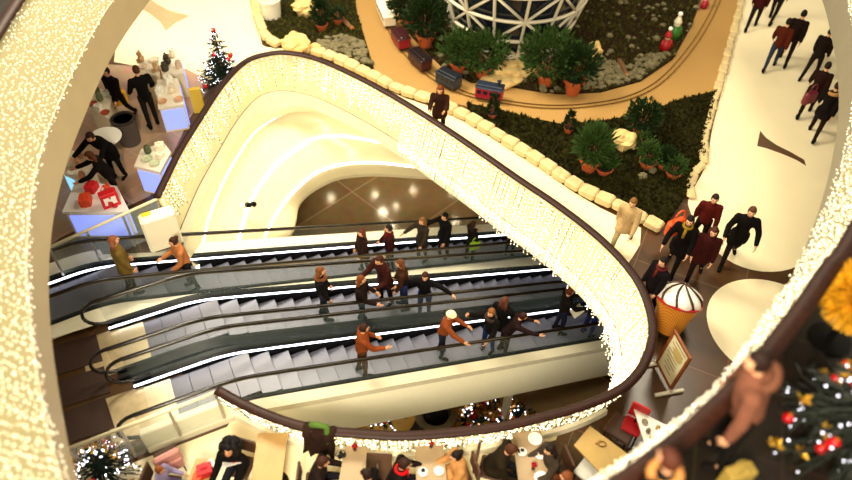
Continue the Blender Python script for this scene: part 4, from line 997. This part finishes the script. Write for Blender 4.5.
# menu board: four corners as the photo shows them
b0, b1 = at(656, 362, .1), at(671, 391, .1); d = b1-b0; mid = (b0+b1)/2; g = thing('menu_board', 'wooden framed menu board with a cream poster on a white foot bar', 'sign', (mid.x, mid.y, 0), math.atan2(d.y, d.x)); w = d.length; hb = 1.05
tl = Matrix.Rotation(R(-4), 3, 'X')
for (c, s_) in (((0, 0, .03), (w, .05, .07)), ((0, 0, hb), (w, .05, .07)), ((-w/2+.03, 0, hb/2), (.07, .05, hb)), ((w/2-.03, 0, hb/2), (.07, .05, hb))):
    mb = MB(); mb.box(tl@Vector(c)+Vector((0, 0, .12)), s_, M=tl, bev=.008); mb.build('frame', mat('frame_wood', '#8a4a1e', .45, var=.2, scale=10), g)
mb = MB(); mb.box(tl@Vector((0, 0, hb/2))+Vector((0, 0, .12)), (w*.88, .02, hb*.94), M=tl); po = mb.build('poster', mat('poster_cream', '#eadfb8', .5, var=.05, scale=5), g)
mb = MB()
for i in range(9): mb.box(tl@Vector((random.uniform(-.05, .05), -.013, .22+i*.09))+Vector((0, 0, .12)), (w*random.uniform(.3, .6), .004, .022), M=tl)
mb.build('print', mat('poster_ink', '#9a8a5c', .6), po)
mb = MB(); mb.ball(tl@Vector((.05, -.014, hb*.72))+Vector((0, 0, .12)), (w*.24, .006, hb*.13), 16, 8, M=tl); mb.build('picture', mat('poster_pic', '#c9b070', .5), po)
for x in (-.5, .5): mb = MB(); mb.box((x*w, -.02, .045), (.07, .62, .06), 0, .01); mb.box((x*w, 0, .1), (.05, .05, .1)); mb.build('foot_bar', mat('white_bar', '#efe6d0', .4), g)
P = pxs([(634,408),(688,437),(652,466)], .78); c = sum(P, Vector())/3; g = thing('triangular_table', 'white triangular table scattered with nuts and biscuits', 'table', (c.x, c.y, 0), world=True)
mb = MB(); mb.prism([(p.x, p.y) for p in P], .74, .78); mb.build('tabletop', mat('white_laminate', '#f5efe2', .35), g)
for p in P: q = c+(p-c)*.8; mb = MB(); mb.cone((q.x, q.y, 0), (q.x, q.y, .74), .02, .025, 10); mb.build('leg', black_m, g)
T3 = [(p.x, p.y) for p in [c+(p-c)*.62 for p in P]]; fill(T3, 9, ['bowl', 'jar'], [('#c9a468', 'small nut brown'), ('#8a7a62', 'small grey'), ('#e6d6b8', 'small cream')], .11, 'white triangular table', .782)
g = chair((633,425), R(150), 'bright red chair behind the white triangular table', mat('red_chair', '#c8101c', .5), .5, True, .34)
# coat over the handrail
p = at(318, 432, 1.12); g = thing('draped_coat', 'dark brown coat draped over the handrail with a green scarf', 'coat', p, world=True)
mb = MB()
hx = min(range(len(hr)), key=lambda i: (hr[i].xy-p.xy).length); t_ = (hr[hx+2]-hr[hx-2]).normalized(); nn = inward(hr, hx)
rows = []
for i in range(15):
    a = -.6+i*.1; row = []
    for j in range(9):
        u = (j-4)*.07
        q = hr[hx]+t_*u+(nn*(.1+.02*math.sin(j*2)) if a < 0 else -nn*(.12+.06*math.sin(j*2.3+i*.5)+.12*max(0, a)))+Vector((0, 0, .09-abs(a)*.75))
        if abs(a) < .08: q = hr[hx]+t_*u+Vector((0, 0, .1))-nn*a
        row.append(q)
    rows.append(row)
mb.loft(rows); o = mb.build('coat', cloth('#2a1a12'), g, smooth=True); so = o.modifiers.new('t', 'SOLIDIFY'); so.thickness = .03
mb = MB(); mb.tube([hr[hx]+t_*.16+nn*.12+Vector((0, 0, -.2)), hr[hx]+t_*.13+Vector((0, 0, .14)), hr[hx]+t_*.02+Vector((0, 0, .16)), hr[hx]-t_*.12+Vector((0, 0, .15)), hr[hx]-t_*.17-nn*.13+Vector((0, 0, -.15))], .055, 8); mb.build('scarf', cloth('#4f6a2c'), g, smooth=True)
# low cream wall beside the cafe
a, b = at(146, 446, .0), at(238, 410, 0); d = b-a; mb = MB(); mb.box((a+b)/2+Vector((0, 0, .25)), (d.length, .14, .5), math.atan2(d.y, d.x), .02); tag(mb.build('low_wall', cream), 'low cream wall between the glass barrier and the cafe', 'wall')
# gallery things at the right
p = at(864, 294, 5.9); g = thing('gold_decoration', 'fluffy golden tinsel ball at the right edge on the upper gallery', 'decoration', (p.x, p.y, 5.0))
mb = MB()
for i in range(1500):
    v = Vector((random.gauss(0, 1), random.gauss(0, 1), random.gauss(0, 1))).normalized(); leaf_mesh(mb, Vector((0, 0, .85))+v*.2, v+Vector((random.uniform(-.3, .3),)*3), .28, .03)
mb.build('tinsel', mat('tinsel', '#e0a41c', .5, metal=.1, var=.3), g); mb = MB(); mb.cone((0, 0, 0), (0, 0, .8), .04, .03, 12); mb.build('pole', black_m, g); mb = MB(); mb.lathe([(.25, 0), (.25, .03), (.05, .05)], n=24); mb.build('base', black_m, g)
p = at(742, 470, 5.4); g = thing('paper_bag', 'pale yellow paper bag standing by the person in the pinkish hoodie', 'bag', (p.x, p.y, 5.0), .3)
mb = MB(); mb.box((0, 0, .2), (.3, .14, .4), 0, .01); mb.build('body', mat('bag_yellow', '#9a8038', .7), g)
for y in (-.05, .05): mb = MB(); mb.tube([Vector((.07*math.cos(a), y, .4+.1*math.sin(a))) for a in [math.pi*i/8 for i in range(9)]], .008, 6); mb.build('handle', mat('bag_yellow', '#9a8038', .7), g)
# lamp heads of the void
p = at(247, 205, -1.3); g = thing('spotlight', 'small black twin spotlight mounted on the cream void wall', 'lamp', p, R(20))
mb = MB(); mb.box((-.12, 0, .0), (.12, .14, .1), 0, .01); mb.build('bracket', cream, g)
for x in (0, .14): mb = MB(); mb.cone((x, 0, .02), (x+.05, -.1, .06), .07, .075, 16); mb.build('lamp_head', black_m, g, smooth=False)
lampc = glow('downlight', '#fff0c8', 60, True)
for (x, y, r_) in ((331,198,.1),(375,195,.1),(413,190,.09),(452,192,.08),(383,212,.16),(396,206,.08),(392,226,.12),(455,222,.1)):
    P_ = at(x, y, ZB); L_ = P_+Vector((P_.x, P_.y, 0))*((-2.97-ZB)/(H-ZB)); mb = MB(); mb.lathe([(r_, 0), (r_, .02), (r_*.9, .03)], n=24); o = mb.build('downlight', lampc); o.location = (L_.x, L_.y, -2.99); tag(o, 'round downlight in the ceiling of the lower floor', 'lamp', 'downlights of the lower floor')
# ------------------------------------------------------------------ the people
def on(k, lo=.25, hi=.8):
    b, d, n, s, fl, run = ESC[k]; rise = s*.4
    def f(p):
        t = (p-b).dot(d); q = (p-b).dot(n); q2 = min(hi, max(lo, q)); i = math.floor(t/.4); t2 = (i+.5)*.4-.03
        return Vector((p.x, p.y, 0))+d*(t2-t)+n*(q2-q), .012-max(0, i)*rise-sink(i)
    return f
def face(k, sgn=1, add=0): d = ESC[k][1]*sgn; return math.atan2(-d.x, d.y)+R(add)
def to(px, tgt, z=0): a, b = at(*px, z), at(*tgt, z); d = b-a; return math.atan2(-d.x, d.y)
UP, DN = -1, 1
# uppermost escalator
P = person
P('person in a khaki coat with light reddish hair, leftmost on the uppermost escalator', on('A'), face('A', DN), 1.7, head_at=(106,243), top='#6a5426', hair='#b0603c', style='long', coat=.5, low='#2a2218')
P('person in a tan jacket with brown hair, second from the left on the uppermost escalator', on('A'), face('A', UP), 1.68, 6, head_at=(167,244), top='#a8683c', low='#151318', hair='#4a2412', style='bun', arms=((25, 8, 50), (15, 8, 40)))
P('person in a long dark brown coat on the uppermost escalator, left of the pair', on('A'), face('A', UP), 1.62, head_at=(366,231), top='#24120c', coat=.7, hair='#6e3016', style='long', arms=((10, 5, 10), (14, 8, 20)))
P('person in an open black jacket over a red top on the uppermost escalator', on('A'), face('A', UP, -15), 1.72, head_at=(400,234), top='#2a0a0a', low='#0e0d10', hair='#120a06', scarf='#5c0d0d', arms=((10, 14, 30), (8, 14, 25)))
P('person in a dark grey coat with light brown hair on the uppermost escalator', on('A', .15), face('A', UP, 10), 1.72, head_at=(422,221), top='#2c231c', hair='#9a6034', style='long', coat=.5, arms=((40, 25, 40), (15, 8, 20)))
P('person in a black coat stretching one arm along the rail of the uppermost escalator', on('A', .15), face('A', UP, 10), 1.8, head_at=(446,216), top='#0d0b0c', hair='#0c0806', coat=.4, arms=((70, 25, 5), (15, 12, 20)), broad=1.05)
P('person in black with a lime green bag on the uppermost escalator', on('A'), face('A', DN), 1.66, head_at=(482,232), top='#15100e', hair='#3a1a0e', style='long', arms=((10, 6, 20), (25, 10, 40)))
P('person in a dark jacket with a red scarf, rightmost on the uppermost escalator', on('A'), face('A', DN, 20), 1.5, head_at=(522,231), top='#2c1014', hair='#2a140c', scarf='#c01024', low='#20222e')
# middle escalator
P('person in a black coat with long brown hair, leftmost on the middle escalator', on('B'), face('B', DN, -20), 1.68, head_at=(318,272), top='#120d0d', hair='#8a4a22', style='long', low='#23242e', collar='#6a3a1c')
P('person in a maroon coat bending towards a companion on the middle escalator', on('B', .2), face('B', UP, 20), 1.8, 12, head_at=(386,258), top='#331410', hair='#4a1e10', coat=.4, arms=((35, 10, 50), (25, 10, 60)), broad=1.1)
P('person in a brown jacket and blue jeans facing the maroon coat', on('B', .2), face('B', DN, 160), 1.7, 6, head_at=(402,263), top='#3a2012', hair='#7a3e1c', low='#222a52', style='long')
P('person in a dark coat with reddish brown hair below the maroon coat', on('B', .3, .95), face('B', DN, -30), 1.64, head_at=(371,284), top='#1a0f0c', hair='#8a3e18', style='long', arms=((30, 12, 40), (20, 8, 30)), low='#23252f')
P('person in a black sweater with both arms spread on the middle escalator', on('B', .3, .95), R(172), 1.66, 6, head_at=(431,288), top='#0c0a0c', hair='#4a1a0e', low='#1c2c66', arms=((15, 66, 8, 60), (15, 66, 8, 60)))
# nearest escalator
P('person in a rust brown jacket alone on the nearest escalator', on('C', .15), face('C', DN, -10), 1.68, 5, head_at=(373,341), top='#7a3a18', hair='#3a1a0e', arms=((35, 10, 40), (20, 10, 30)), low='#4a2a18')
P('person in a cream hat and rust jacket reaching for the rail of the nearest escalator', on('C', .2, .95), face('C', DN, -40), 1.66, 12, head_at=(452,315), top='#7c3c1c', hair='#5a2c16', hat='#f0dfb8', arms=((50, 14, 12), (40, 10, 20)), low='#1a1b28')
P('person in black raising one arm, right of the cream hat', on('C', .15), face('C', UP, 20), 1.66, 4, head_at=(490,313), top='#100c0c', hair='#a05a2c', low='#1c2a5c', arms=((95, 30, 40), (25, 10, 30)), collar='#2c1c12')
P('person in a black coat with long brown hair on the nearest escalator', on('C', .15), face('C', DN, 30), 1.76, head_at=(505,301), top='#0b090a', hair='#6a3018', style='long', coat=.5, arms=((20, 12, 30), (20, 12, 30)))
P('person in a dark maroon jacket bending forward on the nearest escalator', on('C', .3, .95), face('C', DN, -25), 1.62, 28, head_at=(522,317), top='#1d0f10', hair='#3a1710', arms=((70, 14, 5), (50, 10, 20)), low='#2c1a14')
P('person with a brown bun holding white papers on the nearest escalator', on('C', .2), face('C', DN, -20), 1.74, head_at=(577,289), top='#120c0a', hair='#6a3016', style='bun', arms=((45, 10, 50), (40, 10, 50)), low='#18182a')
P('person in black at the right end of the nearest escalator, behind the light curtain', on('C', .3, .9), face('C', DN), 1.68, head_at=(600,297), top='#0e0b0c', hair='#23100a', low='#1c2450')
# at the stalls
P('person in a black suit standing with hands together between the stalls', 0, to((139,100), (110,60)), 1.84, 0, head_at=(136,70), top='#0c0a0a', low='#1c1716', hair='#5a2a16', broad=1.1, arms=((10, 16, 40), (10, 16, 40)))
P('person in a black coat carrying a yellow bag at the left stalls', 0, to((112,90), (90,110)), 1.72, 4, head_at=(106,72), top='#120a10', low='#120e12', hair='#2a120a', legs=WALK, arms=((-10, 8, 10), (20, 8, 20)))
P('person in black bending over the table with red toys', 0, to((100,150), (80,170)), 1.78, 32, head_at=(90,137), top='#0c0908', low='#0e0b0b', hair='#3a1a10', coat=.5, arms=((70, 12, 10), (60, 14, 15)), broad=1.1)
P('person in a black jacket leaning forward beside the stooping one at the stalls', 0, to((104,160), (80,165)), 1.68, 22, head_at=(89,156), top='#100b0a', low='#17110f', hair='#6a3218', style='long', arms=((60, 10, 15), (50, 14, 25)))
# on the right hand floor
P('person with a reddish top and blue jeans walking at the upper right beside a companion', 0, to((770,70), (790,20)), 1.72, 3, head_at=(789,22), top='#4a1a0c', low='#2a2c40', hair='#1c0e08', legs=WALK, arms=SWING)
P('person in a dark jacket walking close beside the one in blue jeans', 0, to((770,70), (790,20)), 1.78, 3, head_at=(804,14), top='#1a0e0a', low='#20140f', hair='#160c08', legs=WALK2, arms=SWING)
P('person in dark trousers at the top edge, left of the walking pair', 0, to((755,40), (770,0)), 1.72, head_at=(768,-16), top='#3a0f10', low='#1c1216', hair='#1c0e08', legs=WALK)
P('person in dark clothes at the top edge, right of the one in the red top', 0, to((770,30), (800,0)), 1.75, head_at=(789,-24), top='#14100e', low='#18120f', hair='#1c0e08', legs=WALK2)
P('person in a long dark coat in front of the group at the right edge', 0, to((805,120), (830,60)), 1.74, 4, head_at=(828,66), top='#24100c', coat=.6, low='#1a0e0a', hair='#2c140a', legs=WALK, arms=SWING)
P('person in a black coat with fur collar at the right edge', 0, to((820,130), (845,80)), 1.76, 4, head_at=(838,86), top='#120b0a', coat=.4, low='#20120c', hair='#3a1c0e', collar='#b08048', legs=WALK2, arms=SWING)
P('dark figure half hidden by the gallery at the upper right', 0, to((815,50), (850,20)), 1.7, 6, head_at=(831,32), top='#1a100c', low='#1c120c', hair='#2a160c', legs=WALK)
P('person in a dark coat walking with arms apart on the pale floor circle', 0, to((748,215), (742,260)), 1.78, 5, head_at=(752,212), top='#0f0a08', coat=.5, low='#1c120e', hair='#6a3a22', legs=WALK, arms=((25, 22, 30), (15, 25, 30)), broad=1.05)
P('person in a red and dark striped jacket walking behind the group', 0, to((708,215), (700,260)), 1.68, 4, head_at=(715,199), top='#4a120c', low='#1c0f0c', hair='#2c140c', legs=WALK2, arms=SWING)
P('person in a dark red coat in the middle of the group on the dark floor', 0, to((713,245), (700,290)), 1.7, 4, head_at=(714,232), top='#320d0c', coat=.5, low='#1a0c0a', hair='#5a2418', style='long', legs=WALK)
P('person in a black coat carrying an orange bag, left of the group', 0, to((685,240), (660,290)), 1.74, 4, head_at=(690,221), top='#0c0807', coat=.6, low='#0e0a08', hair='#1a0c08', legs=WALK2, arms=((25, 20, 20), (20, 10, 20)), scarf='#8a6a1c')
P('person in a pale beige coat striding along the walkway by the kerb', 0, to((628,225), (600,270)), 1.72, 6, head_at=(633,203), top='#b99a6c', low='#a58e66', hair='#9a6030', coat=.4, shoe='#0c0a08', legs=((30, 8), (-24, 24)), arms=SWING)
P('person in dark clothes standing by the handrail right of the walkway', 0, to((640,285), (600,300)), 1.68, 4, head_at=(663,262), top='#120c0e', low='#120c0c', hair='#1c0e0a', coat=.4, scarf='#5a1c18')
P('person in a brown coat leaning on the handrail beside the garden kerb', 0, to((442,110), (436,130)), 1.68, 10, head_at=(440,90), top='#2c160e', low='#20140f', hair='#8a3a18', style='long', coat=.4, arms=((40, 8, 60), (45, 10, 60)))
# at the cafe tables
def sitter(label, head_px, tgt, **k):
    k.setdefault('legs', SIT); k.setdefault('arms', ((18, 10, 58), (22, 12, 52)))
    return person(label, .006, to(head_px, tgt, 1.2), head_at=head_px, sit=True, **k)
CH = []
def seated(label, head_px, tgt, clab, **k):
    r = sitter(label, head_px, tgt, **k); rz = r.rotation_euler[2]
    g = thing('cafe_chair', clab, 'chair', r.location, rz); w = .42; h = .455
    mb = MB(); mb.box((0, .02, h-.045), (w, w, .06), 0, .02); mb.build('seat', chair_b, g)
    mb = MB(); mb.box((0, -.27, h+.2), (w, .045, .4), 0, .015); mb.build('backrest', chair_b, g)
    for x in (-1, 1):
        for y in (-1, 1): mb = MB(); mb.cone((x*w*.42, .02+y*w*.42, 0), (x*w*.4, .02+y*w*.42, h-.07), .016, .018, 8); mb.build('leg', black_m, g)
    return r
seated('person with brown hair in a dark jacket at the left end of the cafe row', (323,462), (350,462), 'brown chair under the person at the left end of the cafe row', top='#1c120e', hair='#4a2210', skin=0, lean=14, h=1.7)
seated('person at the bottom edge with dark hair and a black jacket, below the camera', (366,474), (345,466), 'brown chair under the person with the dark hair at the bottom edge', top='#0e0a0a', hair='#2a130c', lean=12, h=1.66)
seated('person in a dark jacket with a red scarf at the middle beige table', (405,464), (432,464), 'brown chair under the person with the red scarf', top='#160e0b', hair='#3c1c10', scarf='#c0121a', lean=14, h=1.78, broad=1.1)
seated('person in a tan coat with a dark hair knot at the middle beige table', (456,456), (432,462), 'brown chair under the person in the tan coat', top='#b8824c', hair='#1c0e08', style='bun', lean=8, h=1.7, coat=.4, low='#3a2a1c')
seated('person in an olive coat with brown hair at the rightmost beige table', (512,450), (535,456), 'brown chair under the person in the olive coat', top='#20180c', hair='#5c2c16', lean=22, h=1.78, broad=1.15, coat=.3)
seated('person with long dark hair in a grey jacket right of the beige table', (550,450), (530,455), 'brown chair under the person in the grey jacket', top='#3a3026', hair='#24100a', style='long', lean=12, h=1.7)
seated('person with orange brown hair at the bottom edge by the rightmost beige table', (566,477), (540,470), 'brown chair under the person with the orange brown hair', top='#5c3018', hair='#a0502a', style='long', lean=8, h=1.66)
seated('person with voluminous black curly hair reading a white and red leaflet', (229,450), (216,476), 'brown chair under the reader with black curly hair', top='#0d0909', hair='#0c0706', style='curly', skin=1, lean=16, h=1.7, head=(-32, 0), arms=((45, 6, 55), (45, 6, 55)), seat=.46)
seated('child with orange hair in a lilac jacket at the bottom left tables', (160,470), (190,474), 'brown chair under the child in the lilac jacket', top='#8f84a8', hair='#b05a26', low='#6a5c84', lean=8, h=1.3, seat=.46)
p = at(232, 463, .95); mb = MB(); mb.box((0, 0, 0), (.3, .22, .008), 0); o = mb.build('leaflet', [mat('leaflet_white', '#f4efe8', .6)]); 
o.location = (p.x, p.y, .98); o.rotation_euler = (R(35), 0, R(200)); tag(o, 'white leaflet with a red edge held by the person with curly hair', 'leaflet')
mb = MB(); mb.box((0, -.1, .006), (.3, .03, .006)); mb.box((-.06, .03, .006), (.09, .07, .005)); e = mb.build('print', mat('leaflet_red', '#c02028', .6), o)
g = thing('folding_chair', 'dark chair with a pink jacket over its back at the bottom left', 'chair', (*at(168, 458, .4).xy, .006), R(35))
mb = MB(); mb.box((0, 0, .42), (.4, .38, .05), 0, .015); mb.build('seat', chair_b, g); mb = MB(); mb.box((0, -.19, .62), (.4, .04, .4), 0, .015); mb.build('backrest', chair_b, g); mb = MB(); mb.box((0, -.19, .66), (.46, .1, .42), 0, .05); mb.box((0, -.25, .5), (.42, .06, .3), 0, .03); o = mb.build('jacket', cloth('#d99a90')); o.location = g.location; o.rotation_euler = g.rotation_euler; tag(o, 'pink jacket hanging over the chair back at the bottom left', 'jacket')
for x in (-1, 1):
    for y in (-1, 1): mb = MB(); mb.cone((x*.18, y*.17, 0), (x*.17, y*.17, .4), .014, .016, 8); mb.build('leg', black_m, g)
# on the upper gallery
P('person in a pinkish tan hoodie leaning on the upper gallery handrail', 5.0, to((752,400), (690,380), 6), 1.86, 12, head_at=(757,362), top='#6e4434', low='#120e0c', hair='#2a120a', hood='#66402f', arms=((2, 16, 8), (-2, 14, 8)), vox=.02, broad=1.12, legs=STAND)
P('person in a dark coat with a light fur hood on the upper gallery, bottom edge', 5.0, to((680,460), (640,420), 6), 1.7, 8, head_at=(668,459), top='#14100c', low='#120e0c', hair='#5a2614', collar='#b8783c', vox=.02, coat=.4)
# things they carry
def bag(px, z, s, col, label, cat='bag'):
    p = at(px[0], px[1], z); g = thing('handbag', label, cat, (p.x, p.y, z-.18*s), .5)
    mb = MB(); mb.box((0, 0, .16*s), (.34*s, .14*s, .3*s), 0, .04*s); mb.build('body', mat('bag_'+col[1:], col, .5, var=.1), g, smooth=False); mb = MB(); mb.tube([Vector((.11*s*math.cos(a), 0, .3*s+.2*s*math.sin(a))) for a in [math.pi*i/9 for i in range(10)]], .014*s, 6); mb.build('handle', mat('bag_'+col[1:], col, .5, var=.1), g)
bag((117,97), .6, 1.5, '#e6a812', 'bright yellow bag hanging from the hand of the person at the left stalls')
bag((810,97), .8, 1.3, '#6a1626', 'maroon handbag carried by the group at the right edge')
bag((676,226), .75, 1.5, '#e8500e', 'large orange bag carried by the person in the black coat')
b_, d_, n_, s_, *_r = ESC['A']
q = on('A', .3, .8)(at(474, 248, -3.0)); bag((475,245), q[1]+.75, 1.0, '#9ac81c', 'lime green bag of the person on the uppermost escalator')
p = at(577, 311, -4.2); mb = MB(); mb.box((0, 0, 0), (.34, .26, .012), 0, .003); o = mb.build('papers', mat('paper', '#d9cdb4', .7)); z_ = on('C', .3, .8)(at(580, 312, -4.2))[1]; p = at(577, 311, z_+1.05); o.location = p; o.rotation_euler = (R(40), R(-15), .6); tag(o, 'white papers in the hands of the person with the bun on the nearest escalator', 'papers')
# ------------------------------------------------------------------ light
wd = bpy.data.worlds.new('world'); SC.world = wd; wd.use_nodes = True
bg = wd.node_tree.nodes['Background']; bg.inputs['Color'].default_value = (1, .86, .60, 1); bg.inputs['Strength'].default_value = .42
def area(loc, aim, size, power, col=(1, .90, .68)):  # unseen area lamps that set the light levels
    l = bpy.data.lights.new('unseen_lamp', 'AREA'); l.shape = 'DISK'; l.size = size; l.energy = power; l.color = col
    o = bpy.data.objects.new('unseen_lamp', l); COL.objects.link(o); o.location = loc
    o.rotation_euler = (Vector(aim)-Vector(loc)).to_track_quat('-Z', 'Y').to_euler()
area((-7, 17, 15), (-7, 15, 0), 6, 3800)
area((9, 17, 15), (9, 15, 0), 3.5, 850)
area((-4, 1, 15), (-3.5, 8, 0), 3, 650)
area((2.0, 15, 14), (1, 13, -3), 3, 500)
area((-1, -3, 12.5), (1, 10, -4), 2.5, 2400)  # fill lamp added behind the camera to brighten the escalator truss
SC.view_settings.view_transform = 'Standard'; SC.view_settings.look = 'None'; SC.view_settings.gamma = 1; SC.view_settings.use_curve_mapping = False
SC.view_settings.exposure = .25
for o in bpy.data.objects:
    for k in ('_w', '_off'):
        if k in o: del o[k]
